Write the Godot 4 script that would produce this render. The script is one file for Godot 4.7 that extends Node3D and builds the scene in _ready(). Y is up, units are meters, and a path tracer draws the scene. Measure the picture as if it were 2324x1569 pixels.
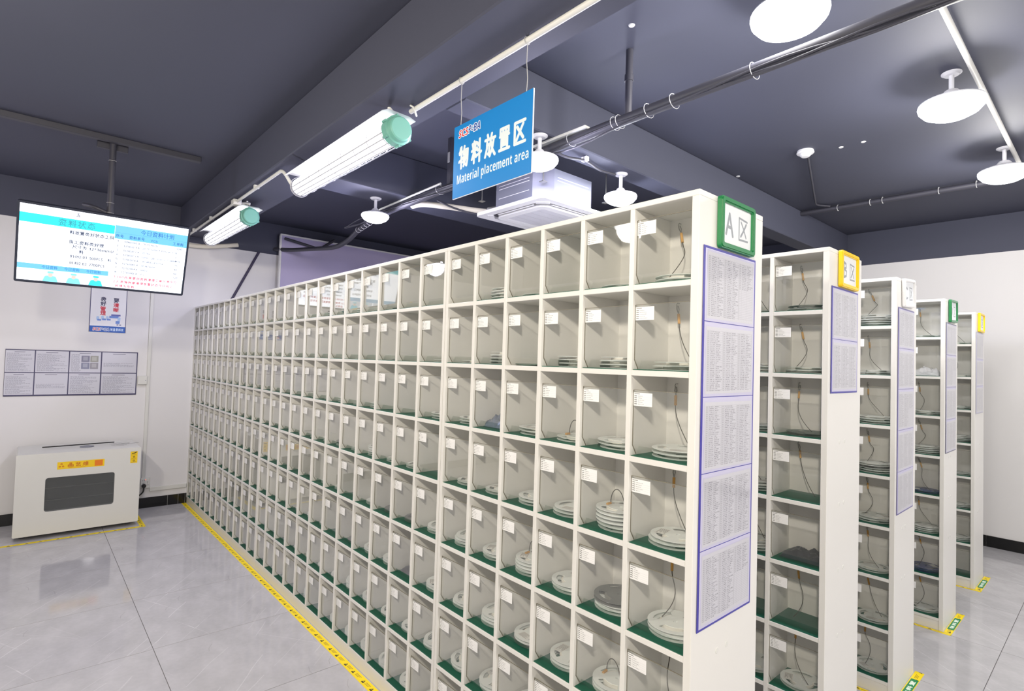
extends Node3D
# A stock room for component reels: five double-sided pigeonhole racks, a dark
# ceiling with beams, lamps, an air conditioner and a hanging screen.
# x runs along the racks (0 = far wall), y is up, z points out of the first rack.

const CEIL := 3.04      # underside of the slab
const SOFFIT := 2.75    # underside of the beams
const WHITE_TOP := 2.69 # height to which the walls are painted white
const BACK_Z := -5.325
const FRONT_Z := 4.6
const RIGHT_X := 9.4
const XE := 5.715       # end panels of the racks
const DEPTH := 0.372
const T := 0.016
const PITCH := 0.245

var used := {}
var M := {}
var rng := RandomNumberGenerator.new()
var col_x: Array[float] = []

# ---------------------------------------------------------------- mesh builder
class MB:
	var v := PackedVector3Array()
	var n := PackedVector3Array()
	var uv := PackedVector2Array()
	var ix := PackedInt32Array()

	func quad(a: Vector3, b: Vector3, c: Vector3, d: Vector3, u0 := Vector2(0, 0), u1 := Vector2(1, 1)) -> MB:
		# a b c d run clockwise as seen from the front (top left, top right, bottom right, bottom left)
		var k := v.size()
		var nn := (c - a).cross(b - a).normalized()
		v.append_array([a, b, c, d])
		n.append_array([nn, nn, nn, nn])
		uv.append_array([u0, Vector2(u1.x, u0.y), u1, Vector2(u0.x, u1.y)])
		ix.append_array([k, k + 1, k + 2, k, k + 2, k + 3])
		return self

	func box(lo: Vector3, hi: Vector3) -> MB:
		var a := lo
		var b := hi
		quad(Vector3(a.x, b.y, b.z), Vector3(b.x, b.y, b.z), Vector3(b.x, a.y, b.z), Vector3(a.x, a.y, b.z))
		quad(Vector3(b.x, b.y, a.z), Vector3(a.x, b.y, a.z), Vector3(a.x, a.y, a.z), Vector3(b.x, a.y, a.z))
		quad(Vector3(b.x, b.y, b.z), Vector3(b.x, b.y, a.z), Vector3(b.x, a.y, a.z), Vector3(b.x, a.y, b.z))
		quad(Vector3(a.x, b.y, a.z), Vector3(a.x, b.y, b.z), Vector3(a.x, a.y, b.z), Vector3(a.x, a.y, a.z))
		quad(Vector3(a.x, b.y, a.z), Vector3(b.x, b.y, a.z), Vector3(b.x, b.y, b.z), Vector3(a.x, b.y, b.z))
		quad(Vector3(a.x, a.y, b.z), Vector3(b.x, a.y, b.z), Vector3(b.x, a.y, a.z), Vector3(a.x, a.y, a.z))
		return self

	# a box with chamfered edges
	func cbox(lo: Vector3, hi: Vector3, r: float) -> MB:
		var c := (lo + hi) * 0.5
		var h := (hi - lo) * 0.5
		r = minf(r, minf(h.x, minf(h.y, h.z)) * 0.9)
		for ax in 3:
			var u := (ax + 1) % 3
			var w := (ax + 2) % 3
			for s in [-1.0, 1.0]:
				var p: Array[Vector3] = []
				for q in [[-1, -1], [1, -1], [1, 1], [-1, 1]]:
					var e := Vector3.ZERO
					e[ax] = s * h[ax]
					e[u] = q[0] * (h[u] - r)
					e[w] = q[1] * (h[w] - r)
					p.append(c + e)
				face(p, axis(ax, s))
		for ax in 3:
			var u := (ax + 1) % 3
			var w := (ax + 2) % 3
			for q in [[-1, -1], [1, -1], [1, 1], [-1, 1]]:
				var p: Array[Vector3] = []
				for e2 in [[-1, 0], [1, 0], [1, 1], [-1, 1]]:
					var e := Vector3.ZERO
					e[ax] = e2[0] * (h[ax] - r)
					e[u] = q[0] * (h[u] - (r if e2[1] == 0 else 0.0))
					e[w] = q[1] * (h[w] - (0.0 if e2[1] == 0 else r))
					p.append(c + e)
				face(p, (axis(u, q[0]) + axis(w, q[1])).normalized())
		for sx in [-1.0, 1.0]:
			for sy in [-1.0, 1.0]:
				for sz in [-1.0, 1.0]:
					var p: Array[Vector3] = [c + Vector3(sx * h.x, sy * (h.y - r), sz * (h.z - r)), c + Vector3(sx * (h.x - r), sy * h.y, sz * (h.z - r)), c + Vector3(sx * (h.x - r), sy * (h.y - r), sz * h.z)]
					face(p, Vector3(sx, sy, sz).normalized())
		return self

	static func axis(i: int, s: float) -> Vector3:
		var e := Vector3.ZERO
		e[i] = s
		return e

	# flat polygon (3 or 4 corners in a ring, any winding) facing nn
	func face(p: Array[Vector3], nn: Vector3) -> void:
		if (p[2] - p[0]).cross(p[1] - p[0]).dot(nn) < 0:
			p = p.duplicate()
			p.reverse()
		var k := v.size()
		for i in p.size():
			v.append(p[i])
			n.append(nn)
			uv.append(Vector2(0.5, 0.5))
		for i in range(1, p.size() - 1):
			ix.append_array([k, k + i, k + i + 1])

	func tube(pts: Array, r: float, sides := 8, caps := true) -> MB:
		var m := pts.size()
		var k := v.size()
		var up := Vector3.UP
		for i in m:
			var p: Vector3 = pts[i]
			var d: Vector3 = (pts[mini(i + 1, m - 1)] - pts[maxi(i - 1, 0)]).normalized()
			if absf(d.dot(up)) > 0.92:
				up = Vector3.RIGHT if absf(d.x) < 0.8 else Vector3.BACK
			var s := d.cross(up).normalized()
			up = s.cross(d).normalized()
			for j in sides + 1:
				var a := TAU * j / sides
				var e := s * cos(a) + up * sin(a)
				v.append(p + e * r)
				n.append(e)
				uv.append(Vector2(float(j) / sides, float(i)))
		for i in m - 1:
			for j in sides:
				var a := k + i * (sides + 1) + j
				var b := a + sides + 1
				ix.append_array([a, a + 1, b, b, a + 1, b + 1])
		if caps:
			for e in [0, m - 1]:
				var d: Vector3 = (pts[1] - pts[0]).normalized() * -1.0 if e == 0 else (pts[m - 1] - pts[m - 2]).normalized()
				var c := v.size()
				v.append(pts[e])
				n.append(d)
				uv.append(Vector2(0.5, 0.5))
				for j in sides + 1:
					v.append(v[k + e * (sides + 1) + j])
					n.append(d)
					uv.append(Vector2(0.5, 0.5))
				for j in sides:
					if e == 0:
						ix.append_array([c, c + 2 + j, c + 1 + j])
					else:
						ix.append_array([c, c + 1 + j, c + 2 + j])
		return self

	# profile: array of Vector2(radius, height); turned about the y axis through c
	func lathe(c: Vector3, prof: Array, seg := 24, basis := Basis()) -> MB:
		for i in prof.size() - 1:
			var p: Vector2 = prof[i]
			var q: Vector2 = prof[i + 1]
			var t := (q - p)
			if t.length() < 1e-6:
				continue
			var nr := Vector2(t.y, -t.x).normalized()
			var k := v.size()
			for j in seg + 1:
				var a := TAU * j / seg
				var e := Vector3(cos(a), 0, sin(a))
				for o in [p, q]:
					v.append(c + basis * (e * o.x + Vector3(0, o.y, 0)))
					n.append(basis * (e * nr.x + Vector3(0, nr.y, 0)).normalized())
					uv.append(Vector2(0.5 + e.x * 0.5 * o.x / maxf(p.x, q.x), 0.5 + e.z * 0.5 * o.x / maxf(p.x, q.x)))
			for j in seg:
				var a := k + j * 2
				ix.append_array([a, a + 2, a + 1, a + 2, a + 3, a + 1])
		return self

	# a flat outline in a plane, given thickness: o + u * x + w * y, thickness along nn
	func slab(poly: PackedVector2Array, o: Vector3, u: Vector3, w: Vector3, nn: Vector3, thick: float) -> MB:
		var tri := Geometry2D.triangulate_polygon(poly)
		for s in 2:
			var k := v.size()
			var dirn := nn if s == 0 else -nn
			for p in poly:
				v.append(o + u * p.x + w * p.y + nn * (thick if s == 0 else 0.0))
				n.append(dirn)
				uv.append(p)
			for i in range(0, tri.size(), 3):
				var a := k + tri[i]
				var b := k + tri[i + 1]
				var c := k + tri[i + 2]
				if (v[c] - v[a]).cross(v[b] - v[a]).dot(dirn) < 0:
					var h := b
					b = c
					c = h
				ix.append_array([a, b, c])
		var m := poly.size()
		var area := 0.0
		for i in m:
			area += poly[i].cross(poly[(i + 1) % m])
		for i in m:
			var p := poly[i]
			var q := poly[(i + 1) % m]
			var out := Vector2(q.y - p.y, p.x - q.x) * signf(area)
			var a := o + u * p.x + w * p.y
			var b := o + u * q.x + w * q.y
			var pts: Array[Vector3] = [a, b, b + nn * thick, a + nn * thick]
			face(pts, (u * out.x + w * out.y).normalized())
		return self

	# a ring: outer outline minus inner outline with the same number of points
	func ring(outer: PackedVector2Array, inner: PackedVector2Array, o: Vector3, u: Vector3, w: Vector3, nn: Vector3, thick: float) -> MB:
		var m := outer.size()
		for i in m:
			var j := (i + 1) % m
			var a := o + u * outer[i].x + w * outer[i].y
			var b := o + u * outer[j].x + w * outer[j].y
			var c := o + u * inner[j].x + w * inner[j].y
			var d := o + u * inner[i].x + w * inner[i].y
			var top := nn * thick
			var p1: Array[Vector3] = [a + top, b + top, c + top, d + top]
			face(p1, nn)
			var p2: Array[Vector3] = [a, b, c, d]
			face(p2, -nn)
			var mid := (outer[i] + outer[j]) * 0.5 - (inner[i] + inner[j]) * 0.5
			var en := outer[j] - outer[i]
			var on := Vector2(en.y, -en.x)
			if on.dot(mid) < 0:
				on = -on
			var dirn := (u * on.x + w * on.y).normalized()
			var p3: Array[Vector3] = [a, b, b + top, a + top]
			face(p3, dirn)
			var p4: Array[Vector3] = [d, c, c + top, d + top]
			face(p4, -dirn)
		return self

	func mesh() -> ArrayMesh:
		var arr := []
		arr.resize(Mesh.ARRAY_MAX)
		arr[Mesh.ARRAY_VERTEX] = v
		arr[Mesh.ARRAY_NORMAL] = n
		arr[Mesh.ARRAY_TEX_UV] = uv
		arr[Mesh.ARRAY_INDEX] = ix
		var am := ArrayMesh.new()
		am.add_surface_from_arrays(Mesh.PRIMITIVE_TRIANGLES, arr)
		return am

func rrect(x0: float, y0: float, x1: float, y1: float, r: float, seg := 4) -> PackedVector2Array:
	var p := PackedVector2Array()
	for c in [[x1 - r, y1 - r, 0.0], [x0 + r, y1 - r, 0.5], [x0 + r, y0 + r, 1.0], [x1 - r, y0 + r, 1.5]]:
		for i in seg + 1:
			var a: float = PI * (c[2] + 0.5 * i / seg)
			p.append(Vector2(c[0] + cos(a) * r, c[1] + sin(a) * r))
	return p

# ---------------------------------------------------------------- nodes
func numbered(called: String) -> String:
	if not used.has(called):
		used[called] = 0
		return called
	used[called] += 1
	return "%s_%03d" % [called, used[called]]

func part(called: String, mesh: Mesh, mat: Material, parent: Node, at := Vector3.ZERO) -> MeshInstance3D:
	var o := MeshInstance3D.new()
	o.mesh = mesh
	o.material_override = mat
	o.name = numbered(called) if parent == self else called
	parent.add_child(o, true)
	o.position = at
	return o

func tag(o: Node, label: String, category: String, group := "") -> Node:
	o.set_meta("label", label)
	o.set_meta("category", category)
	if group != "":
		o.set_meta("group", group)
	return o

func thing(called: String, label: String, category: String, at := Vector3.ZERO, group := "") -> Node3D:
	var o := Node3D.new()
	o.name = numbered(called)
	add_child(o)
	o.position = at
	tag(o, label, category, group)
	return o

func one(called: String, mesh: Mesh, mat: Material, label: String, category: String, at := Vector3.ZERO, group := "") -> MeshInstance3D:
	var o := part(called, mesh, mat, self, at)
	tag(o, label, category, group)
	return o

func struct_node(called: String) -> Node3D:
	var o := Node3D.new()
	o.name = numbered(called)
	add_child(o)
	o.set_meta("kind", "structure")
	return o

func struct_mesh(called: String, mesh: Mesh, mat: Material) -> MeshInstance3D:
	var o := part(called, mesh, mat, self)
	o.set_meta("kind", "structure")
	return o

# ---------------------------------------------------------------- materials
func mat(called: String, c: Color, rough := 0.6, metal := 0.0) -> StandardMaterial3D:
	var m := StandardMaterial3D.new()
	m.resource_name = called
	m.albedo_color = c
	m.roughness = rough
	m.metallic = metal
	M[called] = m
	return m

func glow(called: String, c: Color, e: float) -> StandardMaterial3D:
	var m := mat(called, c, 0.4)
	m.emission_enabled = true
	m.emission = c
	m.emission_energy_multiplier = e
	return m

func clear(called: String, c: Color, a: float) -> StandardMaterial3D:
	var m := mat(called, Color(c.r, c.g, c.b, a), 0.02)
	m.transparency = BaseMaterial3D.TRANSPARENCY_ALPHA
	return m

func printed(called: String, im: Image, rough := 0.5) -> StandardMaterial3D:
	var m := mat(called, Color.WHITE, rough)
	m.albedo_texture = ImageTexture.create_from_image(im)
	return m

# ---------------------------------------------------------------- drawing print
const GLYPH := {
	"物": [[18,8,8,34],[6,28,44,28],[26,6,26,98],[4,68,46,54],[58,6,48,40],[54,24,94,24,92,70,84,94,74,88],[70,28,62,52,46,74],[84,28,76,60,52,92]],
	"料": [[10,14,18,34],[44,12,36,34],[4,44,50,44],[27,6,27,98],[26,48,6,80],[29,48,48,74],[58,16,70,28],[54,38,66,50],[50,72,98,60],[82,4,82,98]],
	"放": [[26,4,32,16],[4,24,52,24],[24,26,22,60,6,94],[22,46,46,46,42,88,32,84],[66,4,54,36],[60,24,98,24],[86,26,76,60,50,96],[60,40,74,72,98,96]],
	"置": [[14,6,86,6,86,26,14,26,14,6],[38,6,38,26],[62,6,62,26],[10,36,90,36],[50,28,50,48],[24,88,24,48,76,48,76,88],[24,61,76,61],[24,74,76,74],[6,92,94,92]],
	"区": [[94,8,8,8,8,92,96,92],[78,20,24,78],[28,26,80,76]],
	"类": [[24,6,32,18],[74,4,66,18],[8,26,92,26],[50,2,50,46],[46,28,12,48],[54,28,88,46],[6,62,94,62],[50,50,48,66,10,96],[52,64,90,96]],
	"好": [[26,4,14,56,44,92],[42,28,34,64,6,94],[4,30,48,30],[54,12,92,12,74,36],[74,36,74,94,60,86],[50,52,98,52]],
	"管": [[18,4,6,26],[16,14,44,14],[28,14,34,26],[64,4,52,26],[62,14,94,14],[76,14,82,26],[50,26,50,36],[8,50,8,38,92,38,90,48],[24,50,24,96],[24,50,74,50,74,68,24,68],[24,78,80,78,80,96,24,96]],
	"理": [[4,12,42,12],[6,46,40,46],[4,84,44,76],[23,12,23,80],[52,8,92,8,92,50,52,50,52,8],[52,29,92,29],[72,8,72,92],[52,70,94,70],[46,92,98,92]],
	"要": [[6,8,94,8],[14,22,86,22,86,48,14,48,14,22],[38,8,38,48],[62,8,62,48],[46,52,26,78,76,96],[70,62,52,84,10,98],[4,66,96,66]],
	"清": [[10,10,20,20],[4,36,16,46],[6,92,22,58],[34,12,94,12],[40,26,88,26],[30,40,98,40],[64,4,64,40],[42,96,42,52,86,52,86,94,76,92],[42,66,86,66],[42,79,86,79]],
	"晰": [[4,18,26,18,26,84,4,84,4,18],[4,50,26,50],[32,30,62,30],[47,6,47,96],[46,36,32,66],[48,38,60,60],[94,8,70,16],[70,16,68,60,60,94],[70,42,98,42],[86,42,86,96]],
	"旭": [[4,30,40,30,38,80,60,88,96,86],[24,6,22,50,4,90],[56,14,88,14,88,66,56,66,56,14],[56,40,88,40]],
	"盛": [[84,14,16,14,14,60],[30,32,48,32,46,56],[56,4,64,50,92,60],[86,30,60,62],[18,94,18,68,82,68,82,94],[40,68,40,94],[60,68,60,94],[4,95,96,95]],
	"泰": [[14,10,86,10],[20,24,80,24],[8,38,92,38],[50,2,46,40,8,70],[56,40,94,68],[50,50,50,96],[28,60,38,68],[72,60,62,68],[44,76,20,92],[56,76,84,92]],
	"科": [[40,6,8,16],[4,32,48,32],[26,12,26,98],[25,36,6,72],[28,40,46,60],[58,16,70,28],[54,38,66,50],[50,72,98,60],[82,4,82,98]],
	"技": [[4,28,40,28],[24,4,24,94,12,86],[4,66,42,52],[48,20,98,20],[72,4,72,40],[52,42,90,42,70,74,46,96],[56,48,72,72,98,96]],
	"状": [[8,14,16,28],[4,70,20,54],[24,4,24,98],[34,34,96,34],[64,6,62,40,34,96],[64,40,76,70,98,96],[78,10,88,22]],
	"态": [[10,18,90,18],[50,4,46,20,10,56],[54,20,92,56],[44,36,56,46],[16,66,8,90],[32,62,32,90,64,92,70,80],[52,60,60,72],[80,64,92,82]],
	"今": [[50,4,6,50],[50,4,96,50],[42,34,56,44],[22,58,76,58,52,96]],
	"日": [[18,8,82,8,82,92,18,92,18,8],[18,50,82,50]],
	"计": [[12,10,24,22],[4,38,24,38,24,86,36,76],[42,42,98,42],[70,6,70,98]],
	"划": [[4,38,56,32],[28,8,36,60,56,92],[50,46,10,92],[44,10,52,20],[70,16,70,70],[90,6,90,94,80,88]],
	"五": [[8,10,92,10],[50,10,40,90],[14,48,78,48,74,90],[4,92,96,92]],
	"资": [[10,14,22,22],[4,48,24,34],[42,4,30,28],[40,14,90,14,82,28],[60,18,34,50],[62,20,92,48],[22,84,22,56,78,56,78,84],[50,62,46,80,14,98],[56,82,88,98]],
	"序": [[50,2,54,14],[12,16,94,16],[14,16,12,60,4,96],[30,32,80,32,56,50],[24,56,90,56,84,68],[56,50,56,94,44,88]],
	"号": [[24,8,76,8,76,34,24,34,24,8],[4,48,96,48],[38,50,32,66,78,66,74,92,60,90]],
	"单": [[26,4,34,16],[74,4,66,16],[20,22,80,22,80,60,20,60,20,22],[20,41,80,41],[50,22,50,98],[4,76,96,76]],
	"工": [[10,14,90,14],[50,14,50,86],[4,88,96,88]],
	"用": [[16,96,18,8,84,8,84,94,74,92],[18,36,84,36],[18,62,84,62],[50,8,50,94]],
	"尺": [[24,8,80,8,80,40,24,40],[24,8,22,60,6,96],[46,42,94,94]],
	"寸": [[6,28,94,28],[64,4,64,92,48,86],[26,46,38,64]],
	"为": [[24,8,34,20],[10,34,82,34,78,88,62,84],[46,8,40,56,10,94],[50,54,60,68]],
	"晶": [[34,4,66,4,66,42,34,42,34,4],[34,23,66,23],[6,52,42,52,42,96,6,96,6,52],[6,74,42,74],[58,52,94,52,94,96,58,96,58,52],[58,74,94,74]],
	"艺": [[6,22,94,22],[30,8,30,36],[70,8,70,36],[14,46,80,46,20,84,24,94,90,92,92,76]],
	"煌": [[14,30,8,50],[38,26,32,44],[24,8,22,60,4,96],[26,60,40,84],[70,2,62,12],[50,12,90,12,90,44,50,44,50,12],[50,28,90,28],[46,56,94,56],[50,74,90,74],[70,56,70,94],[42,95,98,95]],
}

func blank(w: int, h: int, c: Color) -> Image:
	var im := Image.create_empty(w, h, false, Image.FORMAT_RGBA8)
	im.fill(c)
	return im

func rect(im: Image, x: float, y: float, w: float, h: float, c: Color) -> void:
	im.fill_rect(Rect2i(int(x), int(y), maxi(1, int(w)), maxi(1, int(h))), c)

# thick polyline with soft edges
func stroke(im: Image, pts: Array, r: float, c: Color) -> void:
	for i in pts.size() - 1:
		var a: Vector2 = pts[i]
		var b: Vector2 = pts[i + 1]
		var x0 := maxi(0, int(minf(a.x, b.x) - r - 1))
		var x1 := mini(im.get_width() - 1, int(maxf(a.x, b.x) + r + 2))
		var y0 := maxi(0, int(minf(a.y, b.y) - r - 1))
		var y1 := mini(im.get_height() - 1, int(maxf(a.y, b.y) + r + 2))
		var ab := b - a
		var l2 := maxf(ab.length_squared(), 1e-6)
		for y in range(y0, y1 + 1):
			for x in range(x0, x1 + 1):
				var p := Vector2(x + 0.5, y + 0.5)
				var t := clampf((p - a).dot(ab) / l2, 0.0, 1.0)
				var k := clampf(r + 0.5 - p.distance_to(a + ab * t), 0.0, 1.0)
				if k > 0.0:
					im.set_pixel(x, y, im.get_pixel(x, y).lerp(c, k * c.a))

func hanzi(im: Image, s: String, x: float, y: float, w: float, h: float, gap: float, r: float, c: Color, down := false) -> void:
	for ch in s:
		if GLYPH.has(ch):
			for st in GLYPH[ch]:
				var pts := []
				for i in range(0, st.size(), 2):
					pts.append(Vector2(x + st[i] * 0.01 * w, y + st[i + 1] * 0.01 * h))
				stroke(im, pts, r, c)
		if down:
			y += h + gap
		else:
			x += w + gap

var fonts := {}
func words(im: Image, s: String, x: float, base: float, size: float, c: Color, bold := false, squeeze := 1.0, slant := 0.0) -> float:
	var key := "b" if bold else "r"
	if not fonts.has(key):
		var f := SystemFont.new()
		f.font_names = PackedStringArray(["Droid Sans"])
		f.font_weight = 700 if bold else 400
		fonts[key] = f
	var rid: RID = fonts[key].get_rids()[0]
	var ts := TextServerManager.get_primary_interface()
	var fs := 64
	var sz := Vector2i(fs, 0)
	var k := size / fs
	for i in s.length():
		var gi := ts.font_get_glyph_index(rid, fs, s.unicode_at(i), 0)
		ts.font_render_glyph(rid, sz, gi)
		var uvr := ts.font_get_glyph_uv_rect(rid, sz, gi)
		var off := ts.font_get_glyph_offset(rid, sz, gi)
		if uvr.size.x > 0:
			var src := ts.font_get_texture_image(rid, sz, ts.font_get_glyph_texture_idx(rid, sz, gi))
			var wx := int(ceil(uvr.size.x * k * squeeze + absf(slant) * size)) + 1
			var hy := int(ceil(uvr.size.y * k)) + 1
			var ox := x + off.x * k * squeeze
			var oy := base + off.y * k
			for yy in range(-1, hy + 1):
				for xx in range(-1, wx + 1):
					var px := int(ox) + xx
					var py := int(oy) + yy
					if px < 0 or py < 0 or px >= im.get_width() or py >= im.get_height():
						continue
					var a := 0.0
					for q in 4:
						var fx := px + 0.25 + 0.5 * (q % 2)
						var fy := py + 0.25 + 0.5 * (q / 2)
						var u := (fx - ox - slant * (base - fy)) / (k * squeeze)
						var w := (fy - oy) / k
						if u >= 0 and w >= 0 and u < uvr.size.x and w < uvr.size.y:
							a += src.get_pixel(int(uvr.position.x + u), int(uvr.position.y + w)).a
					a *= 0.25
					if a > 0.01:
						im.set_pixel(px, py, im.get_pixel(px, py).lerp(c, a))
		x += ts.font_get_glyph_advance(rid, fs, gi).x * k * squeeze
	return x

func logo(im: Image, x: float, base: float, size: float) -> void:
	var ring_px := maxf(1.0, size * 0.07)
	for q in 8:
		var d := Vector2.from_angle(TAU * q / 8.0) * ring_px
		var e := words(im, "SCS", x + d.x, base + d.y, size, Color.WHITE, true, 0.9, 0.12)
		e = words(im, "P", e, base + d.y - size * 0.05, size, Color.WHITE, true, 0.8, 0.12)
		e = words(im, "C", e, base + d.y - size * 0.18, size * 0.6, Color.WHITE, true, 0.9, 0.12)
		words(im, "BA", e, base + d.y, size, Color.WHITE, true, 0.85, 0.12)
	var f := words(im, "SCS", x, base, size, Color(0.85, 0.16, 0.2), true, 0.9, 0.12)
	f = words(im, "P", f, base - size * 0.05, size, Color(0.1, 0.3, 0.65), true, 0.8, 0.12)
	f = words(im, "C", f, base - size * 0.18, size * 0.6, Color(0.1, 0.3, 0.65), true, 0.9, 0.12)
	words(im, "BA", f, base, size, Color(0.1, 0.3, 0.65), true, 0.85, 0.12)

# ---------------------------------------------------------------- setting
func marble() -> Image:
	var n := 768
	var im := blank(n, n, Color.WHITE)
	var f := FastNoiseLite.new()
	f.seed = 11
	f.frequency = 0.006
	f.fractal_octaves = 5
	var g := FastNoiseLite.new()
	g.seed = 5
	g.frequency = 0.05
	for y in n:
		for x in n:
			var t := 0.76 + 0.04 * f.get_noise_2d(x, y * 1.6) + 0.015 * g.get_noise_2d(x, y)
			im.set_pixel(x, y, Color(t * 0.985, t * 0.98, t))
	var r := RandomNumberGenerator.new()
	r.seed = 77
	for i in 30:
		var p := Vector2(r.randf() * n, r.randf() * n)
		var d := Vector2.from_angle(r.randf_range(0.55, 0.95) + (-1.25 if r.randf() < 0.2 else 0.0))
		var pts := [p]
		for k in r.randi_range(6, 16):
			d = d.rotated(r.randf_range(-0.05, 0.05))
			p += d * r.randf_range(8, 22)
			pts.append(p)
		stroke(im, pts, r.randf_range(0.4, 1.0), Color(0.9, 0.9, 0.91, r.randf_range(0.25, 0.7)))
		if i % 5 == 0:
			stroke(im, pts.slice(pts.size() / 2, pts.size() / 2 + 3), 1.6, Color(0.88, 0.88, 0.89, 0.5))
	for i in 12:
		var p := Vector2(r.randf() * n, r.randf() * n)
		var d := Vector2.from_angle(r.randf_range(-0.4, 0.4))
		stroke(im, [p, p + d * 20, p + d.rotated(0.2) * 45], 0.7, Color(0.6, 0.59, 0.6, 0.5))
	return im

func build_setting() -> void:
	# floor: grout bed and tiles
	var fl := struct_node("floor")
	part("grout_bed", MB.new().box(Vector3(-0.2, -0.12, BACK_Z - 0.2), Vector3(RIGHT_X + 0.2, -0.003, FRONT_Z + 0.2)).mesh(), M.grout, fl)
	var tm := printed("marble_tile", marble(), 0.075)
	var ts := 0.725
	var kinds: Array[ArrayMesh] = []
	for k in 6:
		var u0 := Vector2(0.23 * k, 0.37 * k)
		u0 = Vector2(fmod(u0.x, 0.45), fmod(u0.y, 0.45))
		var b := MB.new()
		var h := ts - 0.003
		b.box(Vector3(0, -0.1, 0), Vector3(h, -0.001, h))
		if k % 2 == 0:
			b.quad(Vector3(0, 0, 0), Vector3(h, 0, 0), Vector3(h, 0, h), Vector3(0, 0, h), u0, u0 + Vector2(0.55, 0.55))
		else:
			b.quad(Vector3(0, 0, 0), Vector3(h, 0, 0), Vector3(h, 0, h), Vector3(0, 0, h), u0 + Vector2(0.55, 0.55), u0)
		for e in 4:
			var p := _edge(e, h)
			b.face(p, [Vector3(0, 0, -1), Vector3(1, 0, 0), Vector3(0, 0, 1), Vector3(-1, 0, 0)][e])
		kinds.append(b.mesh())
	var r := RandomNumberGenerator.new()
	r.seed = 3
	for ixx in range(-1, 13):
		for izz in range(-9, 6):
			var x := 0.182 + ixx * ts
			var z := 0.737 + izz * ts
			if x > RIGHT_X or z > FRONT_Z or z + ts < BACK_Z:
				continue
			part("tile", kinds[r.randi() % 6], tm, fl, Vector3(x + 0.0015, 0, z + 0.0015))
	# ceiling slab, beams
	struct_mesh("ceiling", MB.new().box(Vector3(-0.2, CEIL, BACK_Z - 0.2), Vector3(RIGHT_X + 0.2, CEIL + 0.2, FRONT_Z + 0.2)).mesh(), M.ceiling)
	var bm := [[Vector3(0, SOFFIT, -0.155), Vector3(RIGHT_X, CEIL, 0.17)], [Vector3(4.285, SOFFIT, BACK_Z), Vector3(4.443, CEIL, -0.155)], [Vector3(2.62, SOFFIT, BACK_Z), Vector3(2.93, CEIL, -0.155)]]
	for k in bm.size():
		var o := struct_mesh("trim_%d" % (k + 1), MB.new().cbox(bm[k][0], bm[k][1], 0.006).mesh(), M.ceiling)
		o.set_meta("label", ["long ceiling beam over the front of the first rack", "cross beam under the dark ceiling beside the air conditioner", "cross beam under the dark ceiling behind the long lamp"][k])
	# walls: white below, painted like the ceiling above
	var walls := [["wall_left", Vector3(-0.2, 0, BACK_Z - 0.2), Vector3(0, CEIL, FRONT_Z + 0.2)], ["wall_back", Vector3(0, 0, BACK_Z - 0.2), Vector3(RIGHT_X, CEIL, BACK_Z)], ["wall_right", Vector3(RIGHT_X, 0, BACK_Z - 0.2), Vector3(RIGHT_X + 0.2, CEIL, FRONT_Z + 0.2)], ["wall_front", Vector3(0, 0, FRONT_Z), Vector3(RIGHT_X, CEIL, FRONT_Z + 0.2)]]
	for w in walls:
		var o := struct_node(w[0])
		var a: Vector3 = w[1]
		var b: Vector3 = w[2]
		part("white_paint", MB.new().box(a, Vector3(b.x, WHITE_TOP, b.z)).mesh(), M.wall, o)
		part("dark_paint", MB.new().box(Vector3(a.x, WHITE_TOP, a.z), b).mesh(), M.ceiling, o)
	# black skirting tiles
	var bl := struct_node("baseboard_left")
	var zs := [-0.5, -0.19, 0.012, 0.073, 0.166, 0.42, 0.8, 1.2, 1.6, 2.0, 2.4, 2.8, 3.2, 3.6, 4.0, 4.4]
	for i in zs.size() - 1:
		part("skirting_tile", MB.new().cbox(Vector3(0, 0, zs[i] + 0.001), Vector3(0.011, 0.1, zs[i + 1] - 0.001), 0.001).mesh(), M.skirting, bl)
	part("grout_line", MB.new().box(Vector3(0, 0, -0.5), Vector3(0.008, 0.097, 4.4)).mesh(), M.grout_white, bl)
	var bb := struct_node("baseboard_back")
	for i in 23:
		part("skirting_tile", MB.new().cbox(Vector3(i * 0.4 + 0.001, 0, BACK_Z), Vector3(i * 0.4 + 0.399, 0.1, BACK_Z + 0.011), 0.001).mesh(), M.skirting, bb)
	# pale partition in front of the far wall
	var pt := thing("partition_screen", "pale grey partition panel with white metal edging behind the first rack", "partition", Vector3(0.1, 0, -0.79))
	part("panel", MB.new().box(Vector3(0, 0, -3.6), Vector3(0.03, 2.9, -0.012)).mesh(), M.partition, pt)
	part("top_edging", MB.new().cbox(Vector3(-0.003, 2.9, -3.6), Vector3(0.036, 2.918, 0), 0.002).mesh(), M.trim_white, pt)
	part("side_edging", MB.new().cbox(Vector3(-0.003, 0, -0.014), Vector3(0.036, 2.9, 0.004), 0.002).mesh(), M.trim_white, pt)

func _edge(e: int, h: float) -> Array[Vector3]:
	var c: Array[Vector3] = [Vector3(0, 0, 0), Vector3(h, 0, 0), Vector3(h, 0, h), Vector3(0, 0, h)]
	var a := c[e]
	var b := c[(e + 1) % 4]
	var dn := Vector3(0, -0.001, 0)
	var p: Array[Vector3] = [a, b, b + dn, a + dn]
	return p

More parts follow.
